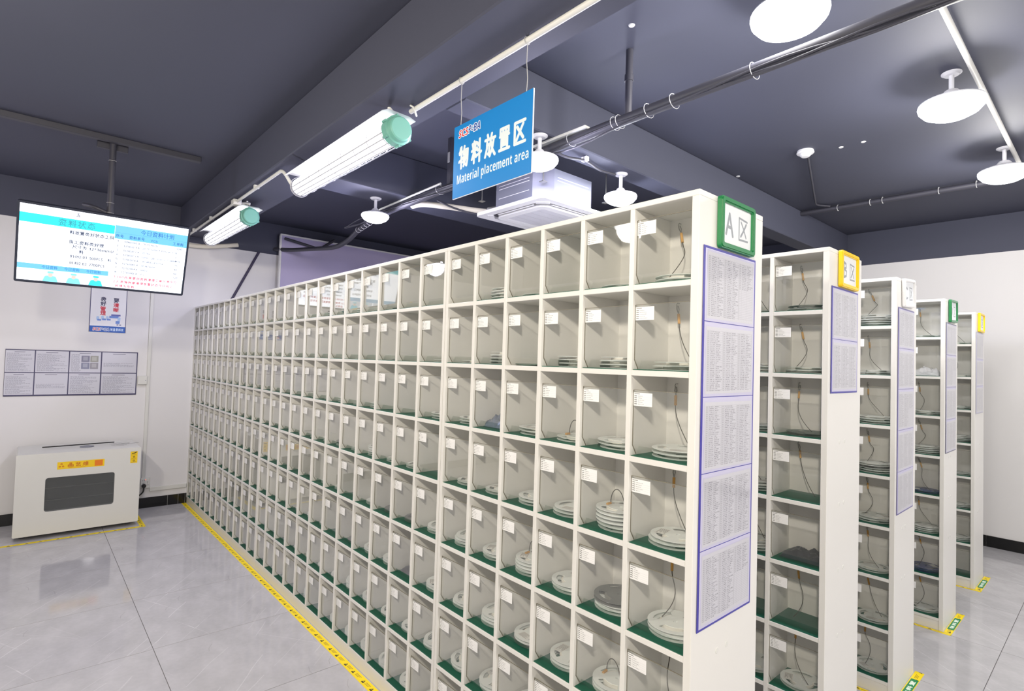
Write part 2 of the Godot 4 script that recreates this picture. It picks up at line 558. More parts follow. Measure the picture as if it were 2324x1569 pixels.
# ---------------------------------------------------------------- racks
const ORD := ["first", "second", "third", "fourth", "fifth", "sixth", "seventh", "eighth", "ninth", "tenth", "eleventh", "twelfth", "thirteenth", "fourteenth", "fifteenth", "sixteenth", "seventeenth", "eighteenth", "nineteenth", "twentieth", "twenty-first", "twenty-second", "twenty-third", "twenty-fourth", "twenty-fifth", "twenty-sixth", "twenty-seventh", "twenty-eighth", "twenty-ninth", "thirtieth"]
const ROWS := ["top", "second", "third", "fourth", "fifth", "sixth", "seventh", "bottom"]
var cache := {}

func cell_x0(i: int) -> float:
	return col_x[i] + T / 2 if i != 12 and i != 24 else [2.262, 4.579][0 if i == 12 else 1] + T / 2
func cell_x1(i: int) -> float:
	return 5.693 if i == 29 else col_x[i + 1] - T / 2
func floor_y(r: int) -> float:
	return 2.0225 - PITCH * (r + 1) + T / 2

func setup_columns() -> void:
	for i in 13:
		col_x.append(0.009 + i * (2.244 - 0.009) / 12.0)
	for i in range(13, 25):
		col_x.append(2.262 + (i - 12) * 0.1915)
	for x in [4.765, 4.9486, 5.1332, 5.3138, 5.5034, 5.701]:
		col_x.append(x)

func divider_mesh() -> ArrayMesh:
	if not cache.has("div"):
		cache.div = MB.new().cbox(Vector3(-T / 2, 0.0545, -DEPTH), Vector3(T / 2, 2.006, 0), 0.001).mesh()
	return cache.div

func pane_meshes(w: float) -> Array:
	var key := "pane%d" % roundi(w * 1000)
	if cache.has(key):
		return cache[key]
	var a := MB.new()
	var prof := [Vector2(0.188, -0.012), Vector2(0.030, -0.012), Vector2(0.0025, -0.030)]
	for i in 2:
		var p: Vector2 = prof[i]
		var q: Vector2 = prof[i + 1]
		a.quad(Vector3(0.001, p.x, p.y), Vector3(w - 0.001, p.x, p.y), Vector3(w - 0.001, q.x, q.y), Vector3(0.001, q.x, q.y))
		a.quad(Vector3(w - 0.001, p.x, p.y - 0.002), Vector3(0.001, p.x, p.y - 0.002), Vector3(0.001, q.x, q.y - 0.002), Vector3(w - 0.001, q.x, q.y - 0.002))
	var e := MB.new()  # dark strip: shade of the side groove, plus the pane's top edge
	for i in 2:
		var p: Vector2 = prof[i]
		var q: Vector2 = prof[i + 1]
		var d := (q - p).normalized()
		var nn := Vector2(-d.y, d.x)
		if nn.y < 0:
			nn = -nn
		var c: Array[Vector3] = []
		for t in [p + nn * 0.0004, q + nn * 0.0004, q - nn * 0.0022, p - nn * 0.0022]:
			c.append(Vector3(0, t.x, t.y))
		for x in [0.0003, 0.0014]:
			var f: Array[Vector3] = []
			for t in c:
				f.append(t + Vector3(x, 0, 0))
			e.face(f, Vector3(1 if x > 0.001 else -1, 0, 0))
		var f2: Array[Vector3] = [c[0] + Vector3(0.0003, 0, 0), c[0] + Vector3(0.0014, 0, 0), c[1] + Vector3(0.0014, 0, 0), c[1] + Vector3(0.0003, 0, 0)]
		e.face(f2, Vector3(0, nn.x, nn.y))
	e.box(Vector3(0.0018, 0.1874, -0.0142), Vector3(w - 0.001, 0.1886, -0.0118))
	cache[key] = [a.mesh(), e.mesh()]
	return cache[key]

func card_mesh() -> ArrayMesh:
	if not cache.has("card"):
		var b := MB.new()
		b.box(Vector3(0.0025, 0.1430, -0.0119), Vector3(0.0645, 0.1810, -0.0114))
		b.quad(Vector3(0.0025, 0.1810, -0.0113), Vector3(0.0645, 0.1810, -0.0113), Vector3(0.0645, 0.1430, -0.0113), Vector3(0.0025, 0.1430, -0.0113))
		cache.card = b.mesh()
	return cache.card

func rack_unit(letter: String, z0: float, c0: int, c1: int, label: String, panes_from: int) -> Node3D:
	var u := thing("pigeonhole_rack", label, "rack", Vector3(col_x[c0] if c0 == 0 else [2.262, 4.579][0 if c0 == 12 else 1], 0, z0), "white pigeonhole racks")
	var ox := u.position.x
	var first := true
	for i in range(c0, c1 + 1):
		var x := col_x[i]
		if i == c0 and i > 0:
			x = ox
		if i == 30:
			continue
		part("divider", divider_mesh(), M.board, u, Vector3(x - ox, 0, 0))
	var xl := ox - T / 2
	var xr := XE if c1 == 30 else col_x[c1] + T / 2
	for r in range(1, 9):
		var key := "board%d_%d" % [c0, 0]
		if not cache.has(key):
			var b := MB.new()
			for i in range(c0, c1):
				b.cbox(Vector3(cell_x0(i) - ox, -T / 2, -DEPTH), Vector3(cell_x1(i) - ox, T / 2, -0.0006), 0.001)
			cache[key] = b.mesh()
		part("shelf_board", cache[key], M.board, u, Vector3(0, 2.0225 - PITCH * r, 0))
	part("top_board", MB.new().cbox(Vector3(xl - ox, 2.006, -DEPTH), Vector3(xr - ox, 2.022, 0), 0.0012).mesh(), M.board, u)
	part("back_panel", MB.new().box(Vector3(xl - ox + 0.01, 0.06, -0.193), Vector3(xr - ox - 0.01, 2.006, -0.187)).mesh(), M.board, u)
	part("plinth", MB.new().cbox(Vector3(xl - ox, 0, -DEPTH), Vector3((5.693 if c1 == 30 else xr) - ox, 0.0545, -0.003), 0.0012).mesh(), M.board, u)
	if c1 == 30:
		var ep := part("end_panel", MB.new().cbox(Vector3(5.693 - ox, 0, -DEPTH), Vector3(XE - ox, 2.006, 0), 0.0012).mesh(), M.board, u)
		var ys := [0.788] if letter == "A" else [1.28, 1.04, 0.788, 0.54]
		for y in ys:
			for zz in [-0.135, -0.189]:
				part("cover_cap", MB.new().lathe(Vector3(XE - ox, y, zz), [Vector2(0.0085, 0), Vector2(0.0085, 0.0006), Vector2(0.007, 0.0012), Vector2(0, 0.0013)], 16, Basis(Vector3(0, 0, 1), -PI / 2)).mesh(), M.cap, ep)
	for i in range(maxi(c0, panes_from), c1):
		var w := cell_x1(i) - cell_x0(i)
		var pm := pane_meshes(w)
		for r in 8:
			var p := part("acrylic_door", pm[0], M.acrylic, u, Vector3(cell_x0(i) - ox, floor_y(r), 0))
			part("edge_shade_strip", pm[1], M.edge_shade, p)  # dark strip drawn for the shaded groove beside the pane
			part("label_card", card_mesh(), M["card%d" % ((i * 7 + r * 3) % 4)], p)
	return u

func mat_cell(letter: String, z0: float, i: int, r: int, curled := 0.0) -> void:
	var w := cell_x1(i) - cell_x0(i)
	var key := "mat%d_%d" % [roundi(w * 1000), roundi(curled * 1000)]
	if not cache.has(key):
		var b := MB.new()
		if curled == 0.0:
			b.box(Vector3(0.003, 0, -0.184), Vector3(w - 0.003, 0.002, -0.004))
		else:
			var n := 10
			for k in n:
				var t0 := float(k) / n
				var t1 := float(k + 1) / n
				var x0 := lerpf(0.003, w - 0.003, t0)
				var x1 := lerpf(0.003, w - 0.003, t1)
				var y0 := curled * pow(absf(t0 - 0.35) * 1.5, 2.0)
				var y1 := curled * pow(absf(t1 - 0.35) * 1.5, 2.0)
				b.quad(Vector3(x0, y0 + 0.002, -0.184), Vector3(x1, y1 + 0.002, -0.184), Vector3(x1, y1 + 0.002, -0.05), Vector3(x0, y0 + 0.002, -0.05))
				b.quad(Vector3(x0, y0, -0.05), Vector3(x1, y1, -0.05), Vector3(x1, y1, -0.184), Vector3(x0, y0, -0.184))
				b.quad(Vector3(x0, y0 + 0.002, -0.05), Vector3(x1, y1 + 0.002, -0.05), Vector3(x1, y1, -0.05), Vector3(x0, y0, -0.05))
		cache[key] = b.mesh()
	one("antistatic_mat", cache[key], M.mat_green, "green antistatic mat in rack %s, %s row, %s column from its end panel" % [letter, ROWS[r], ORD[29 - i]], "mat", Vector3(cell_x0(i), floor_y(r) + 0.0003, z0), "green mats lining the pigeonholes")

# ---- reels
func flange_mesh(rad: float) -> ArrayMesh:
	var key := "fl%d" % roundi(rad * 10000)
	if cache.has(key):
		return cache[key]
	var b := MB.new()
	var seg := 48
	var rr := [0.006, 0.026, 0.038, rad * 0.80, rad]
	var h := 0.0014
	for j in seg:
		var a0 := TAU * j / seg
		var a1 := TAU * (j + 1) / seg
		var open := (j % 16) >= 3 and (j % 16) < 13
		for k in 4:
			if k == 2 and open:
				continue
			var p: Array[Vector3] = []
			for q in [[a0, rr[k]], [a1, rr[k]], [a1, rr[k + 1]], [a0, rr[k + 1]]]:
				p.append(Vector3(cos(q[0]) * q[1], 0, sin(q[0]) * q[1]))
			var up: Array[Vector3] = []
			for q in p:
				up.append(q + Vector3(0, h, 0))
			b.face(up, Vector3.UP)
			b.face(p, Vector3.DOWN)
		var am := (a0 + a1) / 2
		var e := Vector3(cos(am), 0, sin(am))
		for q in [[rr[4], 1.0], [rr[0], -1.0]] + ([[rr[2], 1.0], [rr[3], -1.0]] if open else []):
			var s: Array[Vector3] = []
			for t in [[a0, 0.0], [a1, 0.0], [a1, h], [a0, h]]:
				s.append(Vector3(cos(t[0]) * q[0], t[1], sin(t[0]) * q[0]))
			b.face(s, e * q[1])
		if (j % 16) == 3 or (j % 16) == 13:
			var a := a0
			var d := Vector3(-sin(a), 0, cos(a)) * (1.0 if (j % 16) == 3 else -1.0)
			var s: Array[Vector3] = []
			for t in [[rr[2], 0.0], [rr[3], 0.0], [rr[3], h], [rr[2], h]]:
				s.append(Vector3(cos(a) * t[0], t[1], sin(a) * t[0]))
			b.face(s, d)
	cache[key] = b.mesh()
	return cache[key]

var reel_proto := {}
func make_reel(kind: String, at: Vector3, turn: float, label: String, group: String) -> Node3D:
	var rad := 0.0765
	var o: Node3D
	if not reel_proto.has(kind):
		o = Node3D.new()
		o.name = numbered("component_reel")
		add_child(o)
		var pm: Material = M["reel_" + kind]
		part("flange", flange_mesh(rad), pm, o, Vector3.ZERO)
		part("flange", flange_mesh(rad), pm, o, Vector3(0, 0.0098, 0))
		part("hub", MB.new().lathe(Vector3.ZERO, [Vector2(0.0062, 0.0014), Vector2(0.026, 0.0014), Vector2(0.026, 0.0098), Vector2(0.0062, 0.0098), Vector2(0.0062, 0.0014)], 24).mesh(), pm, o)
		part("carrier_tape", MB.new().lathe(Vector3.ZERO, [Vector2(0.0265, 0.0015), Vector2(0.044, 0.0015), Vector2(0.044, 0.0097), Vector2(0.0265, 0.0097), Vector2(0.0265, 0.0015)], 40).mesh(), M["tape_" + kind], o)
		if kind != "dark":
			part("paper_sticker", MB.new().quad(Vector3(-0.027, 0.01135, 0.03), Vector3(0.027, 0.01135, 0.03), Vector3(0.027, 0.01135, 0.062), Vector3(-0.027, 0.01135, 0.062)).mesh(), M.sticker, o)
		reel_proto[kind] = o
	else:
		o = reel_proto[kind].duplicate()
		o.name = numbered("component_reel")
		add_child(o)
	o.position = at
	o.rotation.y = turn
	tag(o, label, "reel", group)
	return o

func stack_of_reels(letter: String, z0: float, i: int, r: int, count: int, kind := "white") -> float:
	var y := floor_y(r) + 0.0026
	var xm := (cell_x0(i) + cell_x1(i)) / 2
	for k in count:
		var where := "lying alone" if count == 1 else ("lowest layer" if k == 0 else ("top layer" if k == count - 1 else "%s layer" % ORD[k]))
		var kk := kind
		if kind == "white" and rng.randf() < 0.07:
			kk = "dark"
		var tone: String = {"white": "white", "dark": "dark grey", "blue": "blue"}[kk]
		make_reel(kk, Vector3(xm + rng.randf_range(-0.006, 0.006), y, z0 - 0.1097 + rng.randf_range(-0.0005, 0.0005)), rng.randf() * TAU, "%s reel, rack %s %s row, %s column from end panel, %s" % [tone, letter, ROWS[r], ORD[29 - i], where], "component reels in the pigeonholes")
		y += 0.0116
	return y

func bag_mesh(sd: int, sx: float, sz: float, hgt: float) -> ArrayMesh:
	var f := FastNoiseLite.new()
	f.seed = sd
	f.frequency = 22.0
	f.fractal_octaves = 3
	var st := SurfaceTool.new()
	st.begin(Mesh.PRIMITIVE_TRIANGLES)
	var nx := 22
	var nz := 20
	for side in 2:
		for j in nz + 1:
			for i in nx + 1:
				var u := float(i) / nx * 2 - 1
				var w := float(j) / nz * 2 - 1
				var e := sqrt(maxf(0, (1 - u * u) * (1 - w * w)))
				var x := u * sx
				var z := w * sz
				var yy := hgt * pow(e, 0.7) * (1.0 + 0.9 * f.get_noise_2d(x, z)) + 0.003 * absf(f.get_noise_2d(z, x + 3.0))
				st.set_smooth_group(0)
				st.set_uv(Vector2(i, j))
				st.add_vertex(Vector3(x, maxf(yy, 0.0016) if side == 0 else 0.0, z))
	for side in 2:
		var k := side * (nx + 1) * (nz + 1)
		for j in nz:
			for i in nx:
				var a := k + j * (nx + 1) + i
				var q := [a, a + 1, a + nx + 2, a, a + nx + 2, a + nx + 1]
				if side == 1:
					q.reverse()
				for t in q:
					st.add_index(t)
	for e in [[0, 1, nx], [nz * (nx + 1), 1, nx], [0, nx + 1, nz], [nx, nx + 1, nz]]:
		for t in e[2]:
			var a: int = e[0] + e[1] * t
			var b: int = a + e[1]
			var o := (nx + 1) * (nz + 1)
			for q in [a, b, b + o, a, b + o, a + o]:
				st.add_index(q)
	st.generate_normals()
	return st.commit()

func bag(letter: String, z0: float, i: int, r: int, look: String, tone: String) -> void:
	var key := "bag" + look
	if not cache.has(key):
		cache[key] = bag_mesh(look.length() * 7, 0.074, 0.066, 0.026 if look == "dark" else 0.042)
	var xm := (cell_x0(i) + cell_x1(i)) / 2
	one("antistatic_bag", cache[key], M["bag_" + look], "%s bag lying in rack %s, %s row, %s column from its end panel" % [tone, letter, ROWS[r], ORD[29 - i]], "bag", Vector3(xm, floor_y(r) + 0.0026, z0 - 0.116), "crumpled bags in the pigeonholes")

# grounding lead that hangs from a hook on the back panel
func ground_lead(letter: String, z0: float, i: int, r: int, base: float, form: int) -> void:
	var w := cell_x1(i) - cell_x0(i)
	var o := thing("grounding_lead", "dark grounding wire with orange sleeve, rack %s %s row, %s column from end panel" % [letter, ROWS[r], ORD[29 - i]], "wire", Vector3(cell_x0(i), floor_y(r), z0), "grounding leads in the pigeonholes")
	var hx := w * 0.2
	var b := base - floor_y(r) + 0.003
	var zz := -0.172
	var h := Vector3(hx, 0.206, -0.187)
	part("hook", MB.new().tube([h, h + Vector3(0, 0, 0.012), h + Vector3(0, -0.006, 0.016), h + Vector3(0, -0.009, 0.012)], 0.0012, 6).mesh(), M.steel, o)
	var s := rng.randf_range(-0.02, 0.02)
	var c0 := Vector3(hx + 0.003, 0.197, zz)
	var c1 := Vector3(hx + 0.012 + s * 0.4, 0.172, zz + 0.006)
	var k := MB.new()
	var d := (c1 - c0).normalized()
	var side := Vector3(0.0022, 0, 0)
	k.tube([c0 + side, c0 + d * 0.012 + side * 1.6, c1], 0.0016, 6)
	k.tube([c0 - side, c0 + d * 0.012 - side * 1.6, c1], 0.0016, 6)
	part("clip", k.mesh(), M.steel, o)
	var c2 := c1 + Vector3(0.006 + s * 0.3, -0.030, 0.004)
	var mid := (c1 + c2) / 2
	part("sleeve", MB.new().tube([c1, c1.lerp(c2, 0.15), c1.lerp(c2, 0.2), mid, c1.lerp(c2, 0.85), c2], 0.0042, 8).mesh(), M.orange, o)
	var pts := []
	var ends: Array = [[Vector3(w * 0.62, b + 0.075, -0.12), Vector3(w * 0.3, b, -0.1)], [Vector3(w * 0.26, b + 0.06, -0.11), Vector3(w * 0.66, b, -0.085)], [Vector3(w * 0.45, b + 0.05, -0.13), Vector3(w * 0.7, b, -0.11)], [Vector3(w * 0.55, b + 0.08, -0.15), Vector3(w * 0.36, b, -0.08)]][form % 4]
	for q in 15:
		var t := q / 14.0
		var m1: Vector3 = c2 + (c2 - c1).normalized() * 0.035
		var m2: Vector3 = ends[0]
		var e: Vector3 = ends[1]
		pts.append(c2 * pow(1 - t, 3) + m1 * 3 * t * pow(1 - t, 2) + m2 * 3 * t * t * (1 - t) + e * t * t * t)
	part("wire", MB.new().tube(pts, 0.0013, 6).mesh(), M.wire, o)

# a loop of dark wire standing on a stack of reels
func wire_loop(letter: String, z0: float, i: int, r: int, base: float) -> void:
	var w := cell_x1(i) - cell_x0(i)
	var o := thing("wire_loop", "arched dark wire on reels, rack %s %s row, %s column from end panel" % [letter, ROWS[r], ORD[29 - i]], "wire", Vector3(cell_x0(i), base, z0), "wire arches on the reels")
	var pts := []
	for q in 17:
		var a := PI * q / 16.0
		pts.append(Vector3(w * 0.42 - cos(a) * 0.034, 0.002 + sin(a) * 0.05, -0.105 - 0.01 * cos(a)))
	part("wire", MB.new().tube(pts, 0.0014, 6).mesh(), M.wire, o)
	part("tip", MB.new().tube([pts[0] + Vector3(0.002, 0, 0.02), pts[0]], 0.0042, 8).mesh(), M.orange, o)

func zone_frame(letter: String, z0: float, mt: Material, tone: String, im: Image, lean := 0.0) -> void:
	var o := thing("sign_frame", "%s plastic frame at the top of end panel %s" % [tone, letter], "sign", Vector3(XE + 0.002, 1.881, z0 - 0.09))
	o.rotation.x = lean
	var u := Vector3(0, 0, -1)
	var w := Vector3(0, 1, 0)
	var f := MB.new()
	f.ring(rrect(0, 0, 0.2, 0.143, 0.01), rrect(0.016, 0.016, 0.184, 0.127, 0.006), Vector3.ZERO, u, w, Vector3(1, 0, 0), 0.012)
	f.ring(rrect(0.0035, 0.0035, 0.1965, 0.1395, 0.008), rrect(0.0125, 0.0125, 0.1875, 0.1305, 0.007), Vector3(0.012, 0, 0), u, w, Vector3(1, 0, 0), 0.003)
	part("rim", f.mesh(), mt, o)
	part("insert", MB.new().box(Vector3(0, 0.008, -0.192), Vector3(0.006, 0.135, -0.008)).mesh(), M.cap, o)
	var pm := printed("zone_" + letter, im, 0.75)
	part("lettering_sheet", MB.new().quad(Vector3(0.0066, 0.13, -0.013), Vector3(0.0066, 0.13, -0.187), Vector3(0.0066, 0.013, -0.187), Vector3(0.0066, 0.013, -0.013)).mesh(), pm, o)

func zone_image(letter: String, stroke_r := 7.5) -> Image:
	var im := blank(360, 250, Color(0.90, 0.91, 0.925))
	var ink := Color(0.60, 0.62, 0.65)
	var pts = {"A": [[[50, 185, 88, 62, 128, 190]], [[68, 140, 114, 142]]], "B": [[[62, 62, 60, 188]], [[62, 64, 104, 74, 108, 104, 66, 118]], [[66, 118, 116, 134, 112, 174, 60, 188]]], "C": [[[128, 84, 96, 64, 66, 96, 64, 150, 90, 186, 128, 172]]], "D": [[[62, 62, 60, 188]], [[62, 62, 112, 84, 122, 130, 106, 172, 60, 188]]], "E": [[[120, 64, 64, 64, 62, 186, 122, 186]], [[64, 122, 110, 122]]]}[letter]
	for s in pts:
		var q := []
		for i in range(0, s[0].size(), 2):
			q.append(Vector2(s[0][i], s[0][i + 1]))
		stroke(im, q, stroke_r * 1.3, ink)
	var x0 := 205.0
	stroke(im, [Vector2(x0 + 100, 72), Vector2(x0, 62), Vector2(x0, 195), Vector2(x0 + 108, 192)], stroke_r * 0.8, ink)
	stroke(im, [Vector2(x0 + 88, 88), Vector2(x0 + 60, 128), Vector2(x0 + 22, 172)], stroke_r, ink)
	stroke(im, [Vector2(x0 + 24, 84), Vector2(x0 + 56, 122), Vector2(x0 + 88, 172)], stroke_r * 0.8, ink)
	return im

func list_image(sd: int) -> Image:
	var im := blank(420, 290, Color(0.80, 0.80, 0.83))
	var r := RandomNumberGenerator.new()
	r.seed = sd
	for c in 3:
		var x := 10 + c * 136
		rect(im, x, 16, 1, 262, Color(0.5, 0.5, 0.53))
		rect(im, x + 22, 16, 1, 262, Color(0.66, 0.66, 0.7))
		rect(im, x + 70, 16, 1, 262, Color(0.66, 0.66, 0.7))
		rect(im, x + 130, 16, 1, 262, Color(0.5, 0.5, 0.53))
		for k in 33:
			var y := 16 + k * 8
			rect(im, x, y, 130, 1, Color(0.66, 0.66, 0.7))
			if sd % 5 == 4 and c == 2 and k > 14:
				continue
			var x2 := x + 3
			while x2 < x + 18:
				rect(im, x2, y + 3, 3, 3, Color(0.5, 0.5, 0.53))
				x2 += 5
			x2 = x + 26
			while x2 < x + 64:
				rect(im, x2, y + 3, r.randi_range(2, 5), 3, Color(0.46, 0.46, 0.5))
				x2 += r.randi_range(4, 7)
			x2 = x + 74
			var stop := x + r.randi_range(86, 128)
			while x2 < stop:
				rect(im, x2, y + 3, r.randi_range(2, 5), 3, Color(0.46, 0.46, 0.5))
				x2 += r.randi_range(4, 7)
	return im

func document_holder(letter: String, z0: float, pockets: int, border: Material, tone: String) -> void:
	var hgt := 0.201
	var top := 1.878
	var o := thing("document_holder", "%s holder with %d clear pockets of printed lists on end panel %s" % [tone, pockets, letter], "document holder", Vector3(XE + 0.0013, top - pockets * hgt, z0 - 0.022))
	part("backing", MB.new().cbox(Vector3(0, -0.006, -0.3), Vector3(0.0014, pockets * hgt, 0), 0.0005).mesh(), border, o)
	for k in pockets:
		var y := (pockets - 1 - k) * hgt
		var p := part("pocket", MB.new().cbox(Vector3(0.0014, y + 0.0005, -0.292), Vector3(0.0024, y + hgt - (0.007 if k == 0 else 0.0015), -0.008), 0.0004).mesh(), M.pocket, o)
		var wob := 0.002 * sin(k * 2.1)
		part("list_sheet", MB.new().quad(Vector3(0.0027, y + hgt - 0.014, -0.017), Vector3(0.0027, y + hgt - 0.014 + wob, -0.284), Vector3(0.0027, y + 0.008 + wob, -0.284), Vector3(0.0027, y + 0.008, -0.017)).mesh(), M["list%d" % ((k + letter.unicode_at(0)) % 4)], p)
		part("film", MB.new().quad(Vector3(0.0042, y + hgt - 0.01, -0.012), Vector3(0.0036, y + hgt - 0.01, -0.288), Vector3(0.0036, y + 0.004, -0.288), Vector3(0.0042, y + 0.004, -0.012)).mesh(), M.film, p)

func build_racks() -> void:
	setup_columns()
	var zs := {"A": 0.0, "B": -0.94, "C": -1.845, "D": -2.91, "E": -3.92}
	for L in zs:
		rack_unit(L, zs[L], 0, 12, "white pigeonhole rack %s section against the far wall" % L, 0 if L == "A" else 99)
		rack_unit(L, zs[L], 12, 24, "white pigeonhole rack %s middle section between its two joints" % L, 0 if L == "A" else 99)
		rack_unit(L, zs[L], 24, 30, "white pigeonhole rack %s section carrying the end panel and sign frame" % L, 0 if L == "A" else 26)
	# contents of rack A
	var right := [[0, 4, 1, 0, 1, 2], [1, 4, 2, 3, 3, 2], [2, -1, 2, 1, 2, 2], [1, 1, 2, 2, 5, 2], [3, 2, 4, 2, 3, 2], [2, 3, 2, 2, 2, 2], [2, 2, 2, 2, 2, 2], [1, 2, 2, 2, 2, 1]]
	for i in 30:
		for r in 8:
			var curl := 0.0
			if r == 0 and i == 24 or r == 1 and i == 26:
				curl = 0.02
			mat_cell("A", 0.0, i, r, curl)
			var n := 0
			if i >= 24:
				n = right[r][i - 24]
			elif i >= 12:
				var q := rng.randf()
				if r == 0:
					n = 0 if q < 0.4 else (1 if q < 0.8 else 3)
				elif r == 1:
					n = 0 if q < 0.45 else (1 if q < 0.8 else 2)
				else:
					n = 0 if q < 0.16 else (1 if q < 0.56 else (2 if q < 0.92 else 4))
			else:
				n = 1 if rng.randf() < 0.10 else 0
			if curl > 0:
				n = 0
			var top := floor_y(r) + 0.0026
			if n < 0:
				bag("A", 0.0, i, r, "silver", "crumpled blue-silver")
				continue
			if i == 22 and r == 5:
				bag("A", 0.0, i, r, "dark", "crumpled dark grey")
				continue
			top = stack_of_reels("A", 0.0, i, r, n)
			if i == 29:
				ground_lead("A", 0.0, i, r, top, [0, 2, 2, 2, 0, 1, 0, 1][r])
			if (i == 28 and r in [3, 5]) or (i == 26 and r == 4) or (i == 27 and r == 2):
				wire_loop("A", 0.0, i, r, top)
	# the columns of the other racks that show
	var more := {"B": [[28, [1, 3, 2, 3, 3, 0, 1, 1]], [29, [2, 2, 1, 0, -1, 0, 1, 1]]], "C": [[29, [5, 2, 3, 4, 2, 1, 1, 1]]], "D": [[29, [1, -2, 2, 4, 1, 3, 2, 1]]], "E": [[29, [1, 1, 2, 4, 1, 2, 2, 0]]]}
	for L in more:
		for c in more[L]:
			for r in 8:
				var i: int = c[0]
				var n: int = c[1][r]
				mat_cell(L, zs[L], i, r)
				var top := floor_y(r) + 0.0026
				if n < 0:
					bag(L, zs[L], i, r, "dark" if n == -1 else "pale", "crumpled dark grey" if n == -1 else "crumpled white")
				else:
					top = stack_of_reels(L, zs[L], i, r, n, "blue" if L == "D" and r in [4, 6] else "white")
				if not (L == "E" and r > 2) and n >= 0:
					ground_lead(L, zs[L], i, r, top, (r + i + L.unicode_at(0)) % 4)
	# end panels
	zone_frame("A", zs.A, M.frame_green, "green", zone_image("A"))
	zone_frame("B", zs.B, M.frame_yellow, "yellow", zone_image("B"))
	zone_frame("C", zs.C, M.frame_white, "white", zone_image("C"), 0.07)
	zone_frame("D", zs.D, M.frame_green, "green", zone_image("D"), 0.04)
	zone_frame("E", zs.E, M.frame_yellow, "yellow", zone_image("E"))
	document_holder("A", zs.A, 5, M.border_blue, "blue-edged")
	document_holder("B", zs.B, 2, M.border_blue, "blue-edged")
	document_holder("C", zs.C, 5, M.border_violet, "violet-edged")
	document_holder("D", zs.D, 4, M.border_grey, "dark-edged")
	document_holder("E", zs.E, 3, M.border_pale, "pale-edged")

# ---------------------------------------------------------------- lamps
func lamp_light(parent: Node3D, at: Vector3, e: float, c: Color, size: float) -> void:
	var l := OmniLight3D.new()
	l.name = "light"
	l.light_energy = e
	l.light_color = c
	l.light_size = size
	l.omni_range = 20.0
	l.omni_attenuation = 2.0
	l.shadow_enabled = true
	parent.add_child(l, true)
	l.position = at

func round_lamp(at: Vector3, top: float, rad: float, e: float, c: Color, label: String) -> void:
	var o := thing("round_lamp", label, "lamp", at, "round lamps on stems")
	var k := rad / 0.11
	part("glass_dome", MB.new().lathe(Vector3.ZERO, [Vector2(0, -0.052), Vector2(0.03, -0.05), Vector2(0.06, -0.042), Vector2(0.088, -0.027), Vector2(0.104, -0.008), Vector2(0.107, 0.004), Vector2(0.1, 0.012)].map(func(p): return p * k), 32).mesh(), M.lamp_glass, o)
	part("rim", MB.new().lathe(Vector3.ZERO, [Vector2(0.1, 0.009), Vector2(0.106, 0.0105), Vector2(0.104, 0.016), Vector2(0.094, 0.019)].map(func(p): return p * k), 32).mesh(), M.lamp_body, o)
	part("housing", MB.new().lathe(Vector3.ZERO, [Vector2(0.1, 0.012), Vector2(0.07, 0.03), Vector2(0.035, 0.042), Vector2(0.022, 0.06), Vector2(0.0, 0.06)].map(func(p): return p * k), 24).mesh(), M.lamp_body, o)
	var h := top - at.y
	part("stem", MB.new().tube([Vector3(0, 0.055 * k, 0), Vector3(0, h, 0)], 0.011, 12).mesh(), M.lamp_body, o)
	part("ceiling_plate", MB.new().lathe(Vector3.ZERO, [Vector2(0, h - 0.014), Vector2(0.03, h - 0.013), Vector2(0.042, h - 0.004), Vector2(0.042, h)], 20).mesh(), M.lamp_body, o)
	lamp_light(o, Vector3(0, -0.02, 0), e, c, rad * 0.8)

